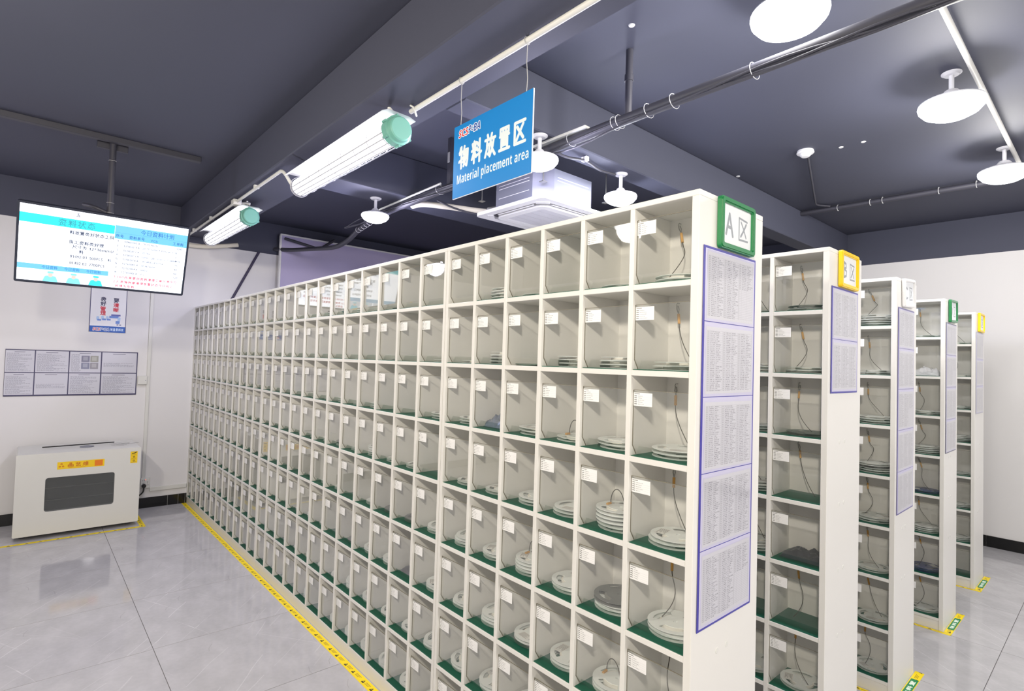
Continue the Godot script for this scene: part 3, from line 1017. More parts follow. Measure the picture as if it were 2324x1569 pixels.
func tube_lamp(x0: float, x1: float, e: float, label: String) -> void:
	var y := 2.612
	var z := 0.05
	var o := thing("tube_lamp", label, "lamp", Vector3(x0, y, z), "caged tube lamps under the beam")
	var L := x1 - x0
	var r := 0.052
	part("glass_tube", MB.new().tube([Vector3(0.03, 0, 0), Vector3(0.05, 0, 0), Vector3(L - 0.05, 0, 0), Vector3(L - 0.03, 0, 0)], r, 28).mesh(), M.tube_glass, o)
	# reflector: a folded white sheet
	var b := MB.new()
	var fold := [Vector2(0.066, -0.088), Vector2(0.078, -0.055), Vector2(0.08, 0.055), Vector2(0.064, 0.088)]
	for i in 3:
		var p: Vector2 = fold[i]
		var q: Vector2 = fold[i + 1]
		b.quad(Vector3(-0.02, p.x, p.y), Vector3(-0.02, q.x, q.y), Vector3(L - 0.02, q.x, q.y), Vector3(L - 0.02, p.x, p.y))
		b.quad(Vector3(L - 0.02, p.x + 0.0015, p.y), Vector3(L - 0.02, q.x + 0.0015, q.y), Vector3(-0.02, q.x + 0.0015, q.y), Vector3(-0.02, p.x + 0.0015, p.y))
	part("reflector", b.mesh(), M.trim_white, o)
	# cage
	for j in 7:
		var a := PI * (1.08 + 0.84 * j / 6.0)
		part("cage_bar", MB.new().tube([Vector3(0.004, sin(a) * 0.030, cos(a) * 0.030), Vector3(0.02, sin(a) * 0.056, cos(a) * 0.056), Vector3(L - 0.06, sin(a) * 0.062, cos(a) * 0.062)], 0.003, 6).mesh(), M.cage, o)
	for k in 9:
		var x := 0.02 + k * (L - 0.1) / 8.0
		var pts := []
		for j in 29:
			var a := TAU * j / 28.0
			pts.append(Vector3(x, sin(a) * 0.060, cos(a) * 0.060))
		part("cage_ring", MB.new().tube(pts, 0.0021, 6, false).mesh(), M.cage, o)
	part("far_cap", MB.new().lathe(Vector3(0.03, 0, 0), [Vector2(r * 1.02, 0), Vector2(r * 1.02, 0.02), Vector2(r * 0.8, 0.03), Vector2(0, 0.03)], 24, Basis(Vector3(0, 0, 1), PI / 2)).mesh(), M.cage, o)
	var cap := part("end_cap", MB.new().lathe(Vector3(L - 0.05, 0, 0), [Vector2(0.05, -0.012), Vector2(0.068, -0.01), Vector2(0.068, 0.03), Vector2(0.06, 0.034), Vector2(0.056, 0.052), Vector2(0.05, 0.056), Vector2(0, 0.056)], 30, Basis(Vector3(0, 0, 1), -PI / 2)).mesh(), M.cap_green, o)
	for j in 6:
		var a := TAU * (j + 0.4) / 6.0
		part("lug", MB.new().lathe(Vector3(L - 0.055, sin(a) * 0.07, cos(a) * 0.07), [Vector2(0.0065, 0), Vector2(0.0065, 0.03), Vector2(0.004, 0.034), Vector2(0, 0.034)], 8, Basis(Vector3(0, 0, 1), -PI / 2)).mesh(), M.cap_green, cap)
	for x in [0.12, L - 0.12]:
		part("bracket", MB.new().tube([Vector3(x, 0.078, 0), Vector3(x, SOFFIT - y, 0)], 0.008, 8).mesh(), M.trim_white, o)
	var l := AreaLight3D.new()
	l.name = "light"
	l.area_size = Vector2(L - 0.12, 0.09)
	l.light_energy = e
	l.light_color = Color(0.93, 0.92, 1.0)
	l.shadow_enabled = true
	l.area_range = 20.0
	o.add_child(l)
	l.position = Vector3(L / 2, -0.072, 0)
	l.rotation = Vector3(-PI / 2, 0, 0)

func build_lamps() -> void:
	var cool := Color(0.93, 0.94, 1.0)
	var E := 0.9
	var plain := Color(1.0, 0.985, 0.965)
	var lilac := Color(0.90, 0.885, 1.0)
	var warm := Color(1.0, 0.96, 0.885)
	tube_lamp(2.97, 4.235, 0.9, "long caged tube lamp under the beam beside the blue sign")
	tube_lamp(0.74, 1.99, 0.9, "caged tube lamp under the beam nearer the far wall and screen")
	round_lamp(Vector3(2.71, 2.612, -0.617), SOFFIT, 0.105, E * 0.7, lilac, "round lamp on stem under the cross beam behind the long tube lamp")
	round_lamp(Vector3(4.40, 2.615, -0.68), SOFFIT, 0.105, E * 0.7, lilac, "round lamp on stem partly hidden behind the blue sign")
	round_lamp(Vector3(4.352, 2.60, -1.44), SOFFIT, 0.105, E * 0.7, cool, "round lamp on stem above rack A beside the air conditioner")
	round_lamp(Vector3(5.885, 2.875, -2.05), CEIL, 0.14, E, plain, "large round lamp on stem beside the white conduit over the racks")
	round_lamp(Vector3(5.93, 2.875, -3.4), CEIL, 0.14, E, plain, "large round lamp on stem over the end of rack D")
	round_lamp(Vector3(5.62, 2.875, -0.78), CEIL, 0.14, E, plain, "large round lamp on stem over the end panel of rack A")
	round_lamp(Vector3(1.33, 2.6, 2.05), CEIL, 0.12, E * 0.35, lilac, "round lamp on long stem over the open floor by the screen")
	round_lamp(Vector3(3.96, 2.6, 2.05), CEIL, 0.12, E * 2.2, warm, "round lamp on long stem over the middle of the open floor")
	round_lamp(Vector3(6.75, 2.6, 1.85), CEIL, 0.12, E * 3.9, warm, "round lamp on long stem over the open floor past the rack ends")
	round_lamp(Vector3(8.4, 2.6, 0.2), CEIL, 0.12, E * 1.25, plain, "added unseen round lamp in the cross aisle brightening end panel A")  # three assumed lamps, out of view, added to brighten the end panels
	round_lamp(Vector3(8.4, 2.6, -1.8), CEIL, 0.12, E * 1.25, plain, "added unseen round lamp in the cross aisle brightening end panel C")
	round_lamp(Vector3(8.4, 2.6, -3.8), CEIL, 0.12, E * 1.25, plain, "added unseen round lamp in the cross aisle near the back wall")

# ---------------------------------------------------------------- ceiling fittings
func path(pts: Array, rad: float) -> Array:
	# rounds the corners of a polyline
	var out := [pts[0]]
	for i in range(1, pts.size() - 1):
		var a: Vector3 = pts[i] + (pts[i - 1] - pts[i]).normalized() * minf(rad, pts[i].distance_to(pts[i - 1]) * 0.45)
		var b: Vector3 = pts[i] + (pts[i + 1] - pts[i]).normalized() * minf(rad, pts[i].distance_to(pts[i + 1]) * 0.45)
		for k in 7:
			var t := k / 6.0
			out.append(a.lerp(pts[i], t).lerp(pts[i].lerp(b, t), t))
	out.append(pts[-1])
	return out

func hoop(c: Vector3, r: float, ax: Vector3) -> Array:
	var u := ax.cross(Vector3.UP).normalized()
	if u.length() < 0.5:
		u = Vector3.RIGHT
	var w := ax.cross(u).normalized()
	var p := []
	for j in 17:
		var a := TAU * j / 16.0
		p.append(c + (u * cos(a) + w * sin(a)) * r)
	return p

func build_ceiling_fittings() -> void:
	# conduits along the beam
	one("wall_conduit", MB.new().tube(path([Vector3(0.02, 2.728, 0.125), Vector3(2.9, 2.728, 0.128), Vector3(2.93, 2.62, 0.07), Vector3(2.985, 2.612, 0.05)], 0.05), 0.0105, 12).mesh(), M.pvc, "white conduit along the beam joining the two tube lamps", "conduit")
	var cr := thing("wall_conduit", "white conduit under the beam carrying the blue sign", "conduit", Vector3(4.2, 2.735, -0.03))
	part("pipe", MB.new().tube([Vector3(-0.02, 0, 0), Vector3(5.1, 0, 0)], 0.0115, 12).mesh(), M.pvc, cr)
	part("clamp", MB.new().tube([Vector3(0.01, 0.014, 0.02), Vector3(0.03, 0, 0.016), Vector3(0.02, -0.014, 0), Vector3(0.0, -0.02, -0.02)], 0.005, 8).mesh(), M.pvc, cr)
	part("clamp", MB.new().tube([Vector3(-0.08, 0.014, 0.08), Vector3(-0.06, -0.012, 0.07), Vector3(-0.06, -0.03, 0.05), Vector3(-0.03, -0.03, 0.02)], 0.0045, 8).mesh(), M.pvc, cr)
	var jb := thing("junction_box", "small white junction box on the conduit above the far tube lamp", "junction box", Vector3(1.86, 2.715, 0.125))
	part("body", MB.new().cbox(Vector3(-0.035, -0.015, -0.03), Vector3(0.035, 0.03, 0.03), 0.004).mesh(), M.pvc, jb)
	part("elbow", MB.new().tube(path([Vector3(0, 0.005, -0.03), Vector3(0.03, 0.014, -0.06), Vector3(0.05, 0.006, -0.085)], 0.03), 0.011, 10).mesh(), M.pvc, jb)
	for x in [0.45, 1.1, 2.35]:
		one("pipe_clip", MB.new().cbox(Vector3(x, 2.724, 0.108), Vector3(x + 0.02, 2.75, 0.145), 0.003).mesh(), M.pvc, "white pipe clip on the beam conduit " + {0.45: "near the far wall", 1.1: "beside the far tube lamp", 2.35: "between the two tube lamps"}[x], "clip", Vector3.ZERO, "pipe clips on the beam conduit")
	# hanging sign
	var sg := thing("hanging_sign", "blue hanging sign reading Material placement area", "sign", Vector3(4.549, 2.235, -0.03))
	part("board", MB.new().cbox(Vector3(0, 0, -0.006), Vector3(0.487, 0.31, 0), 0.0008).mesh(), M.trim_white, sg)
	var im := blank(974, 620, Color(0.05, 0.52, 0.82))
	logo(im, 62, 110, 86)
	hanzi(im, "物料放置区", 78, 190, 130, 190, 44, 13, Color(0.90, 0.94, 0.95))
	words(im, "Material placement area", 52, 505, 104, Color(0.90, 0.94, 0.95), true, 0.72)
	var pm := printed("sign_print", im, 0.4)
	part("print", MB.new().quad(Vector3(0.001, 0.309, 0.0006), Vector3(0.486, 0.309, 0.0006), Vector3(0.486, 0.001, 0.0006), Vector3(0.001, 0.001, 0.0006)).quad(Vector3(0.486, 0.309, -0.0066), Vector3(0.001, 0.309, -0.0066), Vector3(0.001, 0.001, -0.0066), Vector3(0.486, 0.001, -0.0066)).mesh(), pm, sg)
	for x in [0.04, 0.445]:
		part("hanging_wire", MB.new().tube([Vector3(x, 0.3, -0.003), Vector3(x + 0.004, 0.36, -0.003), Vector3(x - 0.002, 0.42, -0.002), Vector3(x, 0.488, -0.002)], 0.0016, 6).mesh(), M.wire_pale, sg)
		part("hanging_wire", MB.new().tube(hoop(Vector3(x, 0.5, 0), 0.014, Vector3.RIGHT), 0.0014, 6, false).mesh(), M.wire_pale, sg)
	# cable bundle under the cross beams
	var bu := thing("cable_bundle", "dark pipe with strapped cables running behind the blue sign", "cables", Vector3(0, 0, -0.77))
	var main := [Vector3(7.6, 2.715, 0), Vector3(5.36, 2.715, 0), Vector3(4.9, 2.712, 0), Vector3(4.2, 2.705, 0), Vector3(3.3, 2.705, 0), Vector3(2.82, 2.70, 0)]
	part("pipe", MB.new().tube(main, 0.026, 14).mesh(), M.black_pipe, bu)
	for k in 3:
		var pts := []
		for j in 60:
			var x := lerpf(7.4, 1.9, j / 59.0)
			var sag := 0.012 * sin(x * 5.0 + k * 2.0)
			pts.append(Vector3(x, 2.71 - 0.024 + sag + 0.007 * k - (0.03 * pow(maxf(0.0, sin(x * 3.1 + k)), 4.0)), 0.026 + 0.008 * cos(x * 4.0 + k * 1.7)))
		part("cable", MB.new().tube(pts, 0.0045, 8).mesh(), M.black_pipe, bu)
	for x in [5.5, 5.15, 5.02, 4.86, 4.83, 4.55, 4.2, 4.1, 3.35]:
		part("cable_tie", MB.new().tube(hoop(Vector3(x, 2.708, 0.007), 0.034, Vector3(1, 0.15, 0.1).normalized()), 0.0013, 6, false).mesh(), M.trim_white, bu)
	part("trunking", MB.new().cbox(Vector3(4.28, 2.735, -0.008), Vector3(4.66, 2.749, 0.03), 0.002).mesh(), M.pvc, bu)
	part("trunking", MB.new().tube([Vector3(2.5, 2.732, 0.01), Vector3(3.0, 2.742, 0.012), Vector3(3.36, 2.748, 0.012)], 0.008, 8).mesh(), M.pvc, bu)
	# the bundle drops towards the far wall
	var low := [Vector3(2.84, 2.70, 0.0), Vector3(2.55, 2.69, 0.0), Vector3(2.2, 2.69, -0.03), Vector3(1.95, 2.665, -0.07), Vector3(1.72, 2.62, -0.10), Vector3(1.4, 2.60, -0.12), Vector3(0.8, 2.67, -0.13), Vector3(0.3, 2.72, -0.1), Vector3(0.02, 2.75, 0.0)]
	part("flexible_duct", MB.new().tube(path(low, 0.2), 0.022, 12).mesh(), M.black_pipe, bu)
	for k in 8:
		var t := k / 7.0
		part("cable_tie", MB.new().tube(hoop(Vector3(lerpf(2.45, 1.98, t), lerpf(2.69, 2.668, t), lerpf(-0.01, -0.065, t)), 0.024, Vector3(1, 0.2, 0.2).normalized()), 0.0015, 6, false).mesh(), M.wire_pale, bu)
	var ps := thing("pipe_hanger", "dark pipe hanger post between the ceiling and the cable bundle", "hanger", Vector3(4.9, 2.73, -0.77))
	part("post", MB.new().tube([Vector3(0, 0, 0), Vector3(0, CEIL - 2.73, 0)], 0.017, 12).mesh(), M.black_pipe, ps)
	part("collar", MB.new().tube([Vector3(0, 0.16, 0), Vector3(0, 0.19, 0)], 0.021, 12).mesh(), M.black_pipe, ps)
	var ps2 := thing("pipe_hanger", "dark pipe hanger post with a white tag beside the edge of the blue sign", "hanger", Vector3(3.45, 2.73, -0.77))
	part("post", MB.new().cbox(Vector3(-0.018, 0.0, -0.012), Vector3(0.018, CEIL - 2.73, 0.012), 0.002).mesh(), M.black_pipe, ps2)
	part("tag", MB.new().cbox(Vector3(-0.012, 0.14, 0.012), Vector3(0.012, 0.21, 0.016), 0.002).mesh(), M.wire_pale, ps2)
	var lc := thing("lamp_cable", "dark cable clipped along the cross beam to the round lamp", "cable", Vector3(4.36, 2.74, -0.82))
	part("cable", MB.new().tube(path([Vector3(0.02, -0.03, 0.01), Vector3(0.03, -0.045, -0.08), Vector3(0.02, -0.008, -0.25), Vector3(-0.02, -0.016, -0.42), Vector3(-0.008, -0.008, -0.565)], 0.08), 0.008, 8).mesh(), M.black_pipe, lc)
	part("clip", MB.new().cbox(Vector3(0.0, -0.018, -0.26), Vector3(0.04, 0.0095, -0.235), 0.002).mesh(), M.trim_white, lc)
	# air conditioner
	var ac := thing("air_conditioner", "white four-way cassette air conditioner hanging above the racks", "air conditioner", Vector3(3.514, 2.52, -1.595))
	var S := 0.65
	var pan := MB.new()
	pan.ring(rrect(0, 0, S, S, 0.03), rrect(0.055, 0.055, S - 0.055, S - 0.055, 0.05), Vector3(0, 0.012, 0), Vector3.RIGHT, Vector3(0, 0, 1), Vector3.UP, 0.022)
	pan.ring(rrect(0.095, 0.095, S - 0.095, S - 0.095, 0.06), rrect(0.15, 0.15, S - 0.15, S - 0.15, 0.02), Vector3(0, 0.0, 0), Vector3.RIGHT, Vector3(0, 0, 1), Vector3.UP, 0.03)
	part("panel", pan.mesh(), M.ac_white, ac)
	for k in 4:
		var bs := Basis(Vector3.UP, PI / 2 * k)
		var ctr := Vector3(S / 2, 0, S / 2)
		var v := part("air_vane", MB.new().cbox(Vector3(-0.17, 0.010, 0.2435), Vector3(0.17, 0.016, 0.2575), 0.002).mesh(), M.ac_white, ac, ctr)
		v.basis = bs
		var cn := part("corner_piece", MB.new().cbox(Vector3(-0.045, 0.008, 0.228), Vector3(0.045, 0.02, 0.272), 0.003).mesh(), M.ac_white, ac, ctr + Basis(Vector3.UP, PI / 2 * k + PI / 4) * Vector3(0, 0, 0.10))
		cn.basis = Basis(Vector3.UP, PI / 2 * k + PI / 4)
	part("vent_shade_sheet", MB.new().box(Vector3(0.04, 0.03, 0.04), Vector3(S - 0.04, 0.034, S - 0.04)).mesh(), M.black_pipe, ac)  # dark sheet standing in for the shade behind the vent slots
	for k in 5:
		var x := 0.152 + k * (S - 0.304) / 5.0
		part("grille", MB.new().cbox(Vector3(x + 0.002, 0.006, 0.152), Vector3(x + (S - 0.304) / 5.0 - 0.002, 0.012, S - 0.152), 0.001).mesh(), M.ac_grille, ac)
	var body := part("body", MB.new().slab(PackedVector2Array([Vector2(0.055, 0.15), Vector2(0.15, 0.055), Vector2(S - 0.15, 0.055), Vector2(S - 0.055, 0.15), Vector2(S - 0.055, S - 0.15), Vector2(S - 0.15, S - 0.055), Vector2(0.15, S - 0.055), Vector2(0.055, S - 0.15)]), Vector3(0, 0.036, 0), Vector3.RIGHT, Vector3(0, 0, 1), Vector3.UP, 0.2).mesh(), M.ac_metal, ac)
	for y in [0.105, 0.165, 0.185]:
		part("seam", MB.new().box(Vector3(0.18, y, S - 0.0555), Vector3(S - 0.18, y + 0.003, S - 0.0535)).box(Vector3(S - 0.0555, y, 0.18), Vector3(S - 0.0535, y + 0.003, S - 0.18)).mesh(), M.ac_white, body)
	for q in [[0.03, 0.03], [S - 0.03, 0.03], [0.03, S - 0.03], [S - 0.03, S - 0.03]]:
		part("hanging_rod", MB.new().tube([Vector3(q[0], 0.12, q[1]), Vector3(q[0], CEIL - 2.52, q[1])], 0.004, 6).mesh(), M.steel, ac)
		part("lug", MB.new().cbox(Vector3(q[0] - 0.018, 0.115, q[1] - 0.018), Vector3(q[0] + 0.018, 0.12, q[1] + 0.018), 0.001).mesh(), M.steel, ac)
	part("drain_pipe", MB.new().tube(path([Vector3(0.056, 0.08, 0.46), Vector3(-0.06, 0.08, 0.52), Vector3(-0.25, 0.12, 0.68), Vector3(-0.5, 0.175, 0.765), Vector3(-0.62, 0.18, 0.77)], 0.1), 0.021, 12).mesh(), M.lagging, ac)
	part("lagging_end", MB.new().tube([Vector3(0.056, 0.08, 0.465), Vector3(0.03, 0.08, 0.485), Vector3(-0.03, 0.08, 0.51)], 0.032, 10).mesh(), M.wire_pale, ac)
	part("cable", MB.new().tube(path([Vector3(0.05, 0.05, 0.52), Vector3(-0.1, 0.06, 0.58), Vector3(-0.2, 0.1, 0.7), Vector3(-0.3, 0.16, 0.76)], 0.08), 0.007, 8).mesh(), M.black_pipe, ac)
	# smoke detector and the thin conduit behind it
	var sd := thing("smoke_detector", "small white smoke detector on the dark ceiling", "smoke detector", Vector3(5.014, CEIL, -2.583))
	part("base", MB.new().lathe(Vector3.ZERO, [Vector2(0.05, -0.022), Vector2(0.054, -0.016), Vector2(0.05, 0)], 24).mesh(), M.ac_white, sd)
	part("sensor_cap", MB.new().lathe(Vector3.ZERO, [Vector2(0, -0.045), Vector2(0.022, -0.044), Vector2(0.032, -0.036), Vector2(0.036, -0.024), Vector2(0.05, -0.022)], 24).mesh(), M.ac_white, sd)
	one("ceiling_conduit", MB.new().tube(path([Vector3(5.014, CEIL - 0.012, -2.62), Vector3(4.62, CEIL - 0.012, -3.9), Vector3(4.7, CEIL - 0.016, -4.0)], 0.06), 0.008, 8).mesh(), M.black_pipe, "thin dark conduit from the smoke detector along the ceiling", "conduit")
	var cp := thing("ceiling_conduit", "dark conduit with white ties across the ceiling before the back wall", "conduit", Vector3(0, CEIL - 0.03, -4.05))
	part("pipe", MB.new().tube([Vector3(4.1, 0, 0.02), Vector3(7.5, 0, -0.06)], 0.022, 10).mesh(), M.black_pipe, cp)
	part("pipe", MB.new().tube([Vector3(3.4, 0, 0.02), Vector3(4.12, 0, 0.02)], 0.014, 10).mesh(), M.pvc, cp)
	for x in [4.75, 5.0, 5.09, 5.47, 5.7]:
		part("cable_tie", MB.new().tube(hoop(Vector3(x, 0, 0.0), 0.026, Vector3.RIGHT), 0.002, 6, false).mesh(), M.trim_white, cp)
	one("ceiling_conduit", MB.new().tube([Vector3(5.972, CEIL - 0.03, 3.5), Vector3(5.972, CEIL - 0.03, -3.8)], 0.0125, 12).mesh(), M.pvc, "white conduit under the ceiling past the large round lamps", "conduit")
	for q in [[5.2, -2.68], [5.33, -2.68], [4.46, -2.76], [5.02, -0.62]]:
		one("plaster_patch", MB.new().lathe(Vector3(q[0], CEIL - 0.002, q[1]), [Vector2(0, -0.002), Vector2(0.012, -0.0018), Vector2(0.015, 0.002)], 10).mesh(), M.trim_white, "tiny white plaster patch " + ["in the pair by the smoke detector", "in the pair by the smoke detector", "on the ceiling near rack C alone", "on the ceiling above the pipe hanger"][[[5.2, -2.68], [5.33, -2.68], [4.46, -2.76], [5.02, -0.62]].find(q)], "patch", Vector3.ZERO, "plaster patches on the ceiling")

# ---------------------------------------------------------------- screen
func tv_image() -> Image:
	var W := 1000
	var H := 550
	var im := blank(W, H, Color(0.95, 0.965, 1.0))
	var ink := Color(0.22, 0.26, 0.36)
	hanzi(im, "五", 300, 14, 24, 26, 4, 1.6, ink)
	rect(im, 0, 62, 528, 66, Color(0.08, 0.92, 0.98))
	hanzi(im, "资料状态", 205, 70, 46, 50, 8, 2.2, Color(0.1, 0.55, 0.62))
	rect(im, 530, 56, 470, 104, Color(0.42, 0.74, 0.93))
	rect(im, 530, 112, 470, 1, Color(0.2, 0.5, 0.75))
	hanzi(im, "今日资料计划", 690, 66, 34, 40, 3, 1.6, Color(0.12, 0.4, 0.7))
	hanzi(im, "序号", 538, 124, 22, 26, 3, 1.2, Color(0.15, 0.4, 0.65))
	hanzi(im, "资料单号", 620, 124, 22, 26, 3, 1.2, Color(0.15, 0.4, 0.65))
	hanzi(im, "工单料", 905, 124, 22, 26, 3, 1.2, Color(0.15, 0.4, 0.65))
	words(im, "PCB", 760, 150, 24, Color(0.15, 0.4, 0.65))
	var codes := ["109600005-A", "107000011-A", "107000012-A", "107000013-A", "107000014-A", "107500003-B", "107500004-A", "107500006-A"]
	var names := ["TPS-Pd_Rev20a", "201-517 Gerber_P18_Charger_V1.0", "207-9aa", "Gerber_F288_Connector_DI30400-09-06", "185-588 BQ24203 final", "205-667 gerber", "rev02a", "v1.2"]
	for k in 8:
		var y := 160 + k * 35
		rect(im, 530, y + 35, 470, 1, Color(0.85, 0.88, 0.93))
		words(im, str(k + 1), 548, y + 24, 20, ink, true)
		words(im, codes[k], 590, y + 24, 20, ink, true, 0.85)
		words(im, names[k], 710, y + 24, 20, ink, true, 0.7)
		words(im, str([3000, 2, 2, 6, 15, 40, 60, 120][k]), 930, y + 24, 20, ink, true)
	var pink := Color(0.88, 0.42, 0.50)
	words(im, "1.1075", 545, 470, 24, pink, true)
	hanzi(im, "为单要用资料清理工单计划今日", 615, 450, 20, 22, 5, 1.6, pink)
	words(im, "2.A", 545, 508, 24, pink, true)
	hanzi(im, "类物料要清理放置状态今日用工", 590, 488, 20, 22, 5, 1.6, pink)
	hanzi(im, "好理为用料", 560, 522, 20, 22, 5, 1.6, pink)
	hanzi(im, "料放置类好状态工用", 270, 146, 26, 28, 3, 1.7, ink)
	hanzi(im, "用工资料类好理", 270, 218, 26, 28, 3, 1.7, ink)
	hanzi(im, "尺寸为", 290, 252, 26, 28, 3, 1.7, ink)
	words(im, "12*16mm)/", 385, 278, 28, ink, true)
	hanzi(im, "料", 330, 286, 26, 28, 3, 1.7, ink)
	words(im, "01492-03  500PCS", 280, 350, 28, ink, true, 0.85)
	words(im, "01492-03  2700PCS", 280, 400, 28, ink, true, 0.85)
	hanzi(im, "料", 500, 326, 24, 26, 3, 1.2, ink)
	rect(im, 0, 425, 512, 38, Color(0.42, 0.74, 0.93))
	for k in 3:
		hanzi(im, "今日资料", 130 + k * 125, 430, 20, 24, 2, 1.2, Color(0.2, 0.5, 0.75))
		var x := 180.0 + k * 130
		var cy := Color(0.15, 0.82, 0.93) if k == 2 else Color(0.5, 0.88, 0.95)
		rect(im, x - 60, 464, 122, 86, Color(0.88, 0.92, 0.98))
		stroke(im, [Vector2(x - 26, 548), Vector2(x - 18, 522), Vector2(x + 18, 522), Vector2(x + 26, 548)], 15, cy)
		stroke(im, [Vector2(x, 520), Vector2(x, 548)], 20, cy)
		stroke(im, [Vector2(x, 492), Vector2(x, 503)], 12, Color(0.88, 0.76, 0.72))
		stroke(im, [Vector2(x - 10, 480), Vector2(x + 10, 480)], 7, cy)
	return im

const TV := 2.0
func build_screen() -> void:
	var o := thing("hanging_screen", "flat screen showing a parts schedule, hung from a ceiling pole", "screen", Vector3(1.636, 1.984, 1.378))
	var u := Vector3(0, 0, -1)
	var w := Vector3(0.341, 0.94, 0).normalized()
	var nn := Vector3(0.94, -0.341, 0).normalized()
	var W := 0.961
	var H := 0.528
	part("casing", MB.new().slab(rrect(0, 0, W, H, 0.012), -nn * 0.05, u, w, nn, 0.05).mesh(), M.bezel, o)
	part("bezel", MB.new().ring(rrect(0, 0, W, H, 0.012), rrect(0.013, 0.016, W - 0.013, H - 0.013, 0.002), Vector3.ZERO, u, w, nn, 0.004).mesh(), M.bezel, o)
	var sm := StandardMaterial3D.new()
	sm.resource_name = "screen_picture"
	sm.albedo_color = Color.BLACK
	sm.roughness = 0.3
	sm.emission_enabled = true
	sm.emission = Color.BLACK
	var im := tv_image()
	# the picture is brighter than the camera can take: keep the inks, let the paper white run out
	for y in im.get_height():
		for x in im.get_width():
			var q := im.get_pixel(x, y).srgb_to_linear()
			var mx := minf(q.r, minf(q.g, q.b))
			var k := lerpf(1.0 / TV, 1.0, smoothstep(0.80, 0.88, mx))
			im.set_pixel(x, y, Color(q.r * k, q.g * k, q.b * k).linear_to_srgb())
	sm.emission_texture = ImageTexture.create_from_image(im)
	sm.emission_energy_multiplier = TV
	var f := func(a: float, b: float) -> Vector3: return u * a + w * b + nn * 0.001
	part("picture", MB.new().quad(f.call(0.013, H - 0.013), f.call(W - 0.013, H - 0.013), f.call(W - 0.013, 0.016), f.call(0.013, 0.016)).mesh(), sm, o)
	var mid := u * W / 2 + w * H / 2 - nn * 0.05
	part("mount", MB.new().cbox(mid + Vector3(-0.05, -0.1, -0.1), mid + Vector3(0.0, 0.1, 0.1), 0.004).mesh(), M.bezel, o)
	var px := 0.07
	part("pole", MB.new().tube([Vector3(px, 0.40, mid.z), Vector3(px, CEIL - 1.984, mid.z)], 0.02, 14).mesh(), M.black_pipe, o)
	part("pole_arm", MB.new().tube([Vector3(px, 0.41, mid.z), mid + Vector3(-0.03, 0.08, 0)], 0.016, 10).mesh(), M.black_pipe, o)
	for y in [0.53, 0.60, 0.90]:
		part("cable_tie", MB.new().tube(hoop(Vector3(px, y, mid.z), 0.022, Vector3(0.05, 1, 0).normalized()), 0.0016, 6, false).mesh(), M.wire_pale, o)
	part("top_plate", MB.new().cbox(Vector3(px - 0.05, CEIL - 1.984 - 0.07, mid.z - 0.09), Vector3(px - 0.022, CEIL - 1.984 - 0.0005, mid.z + 0.09), 0.003).mesh(), M.black_pipe, o)
	part("cable", MB.new().tube(path([Vector3(px, 0.53, mid.z + 0.02), Vector3(px - 0.01, 0.56, mid.z + 0.10), Vector3(px - 0.1, 0.58, mid.z + 0.14)], 0.04), 0.013, 8).mesh(), M.black_pipe, o)
	var l := AreaLight3D.new()
	l.name = "light"
	l.area_size = Vector2(W - 0.03, H - 0.03)
	l.light_energy = 0.12
	l.light_color = Color(0.92, 0.96, 1.0)
	l.area_range = 20.0
	l.shadow_enabled = true
	o.add_child(l)
	l.transform = Transform3D(Basis(u, w, nn), u * W / 2 + w * H / 2 + nn * 0.006)
	one("ceiling_rail", MB.new().cbox(Vector3(1.73, CEIL - 0.04, 0.36), Vector3(1.775, CEIL, 2.4), 0.003).mesh(), M.black_pipe, "dark steel rail on the ceiling holding the screen pole", "rail")

# ---------------------------------------------------------------- far wall
func poster_image() -> Image:
	var im := blank(430, 910, Color(0.94, 0.94, 0.955))
	var navy := Color(0.2, 0.2, 0.34)
	var red := Color(0.82, 0.18, 0.26)
	var f := func(yb: float) -> float: return 910 - yb * 910.0 / 0.6
	var i := 0
	for ch in "类好管理":
		hanzi(im, ch, 120, f.call([0.313, 0.270, 0.223, 0.180][i]) - 32, 62, 62, 0, 4.5, navy if i < 2 else red)
		i += 1
	i = 0
	for ch in "要清晰":
		hanzi(im, ch, 272, f.call([0.309, 0.262, 0.219][i]) - 32, 62, 62, 0, 4.5, navy if i < 1 else red)
		i += 1
	var b1 := Color(0.45, 0.58, 0.85)
	var b2 := Color(0.72, 0.82, 0.95)
	# plain blue helpers carrying boxes
	for q in [[95, 700], [150, 690], [205, 690]]:
		stroke(im, [Vector2(q[0], q[1]), Vector2(q[0], q[1] + 26)], 16, b2)
		rect(im, q[0] - 4, q[1] + 24, 44, 24, b1)
	rect(im, 228, 668, 110, 34, b1)
	rect(im, 250, 646, 110, 24, Color(0.4, 0.42, 0.7))
	stroke(im, [Vector2(345, 700), Vector2(340, 760)], 17, b2)
	rect(im, 305, 740, 46, 42, b1)
	rect(im, 318, 790, 22, 12, Color(0.3, 0.32, 0.55))
	rect(im, 350, 790, 22, 12, Color(0.3, 0.32, 0.55))
	rect(im, 0, 822, 430, 88, Color(0.12, 0.36, 0.72))
	logo(im, 40, 888, 56)
	hanzi(im, "旭盛泰科技", 246, 846, 28, 42, 4, 2.2, Color(0.85, 0.92, 1.0))
	for e in [[0, 0, 8, 910], [422, 0, 8, 910]]:
		rect(im, e[0], e[1], e[2], e[3], Color(0.27, 0.27, 0.45))
	return im

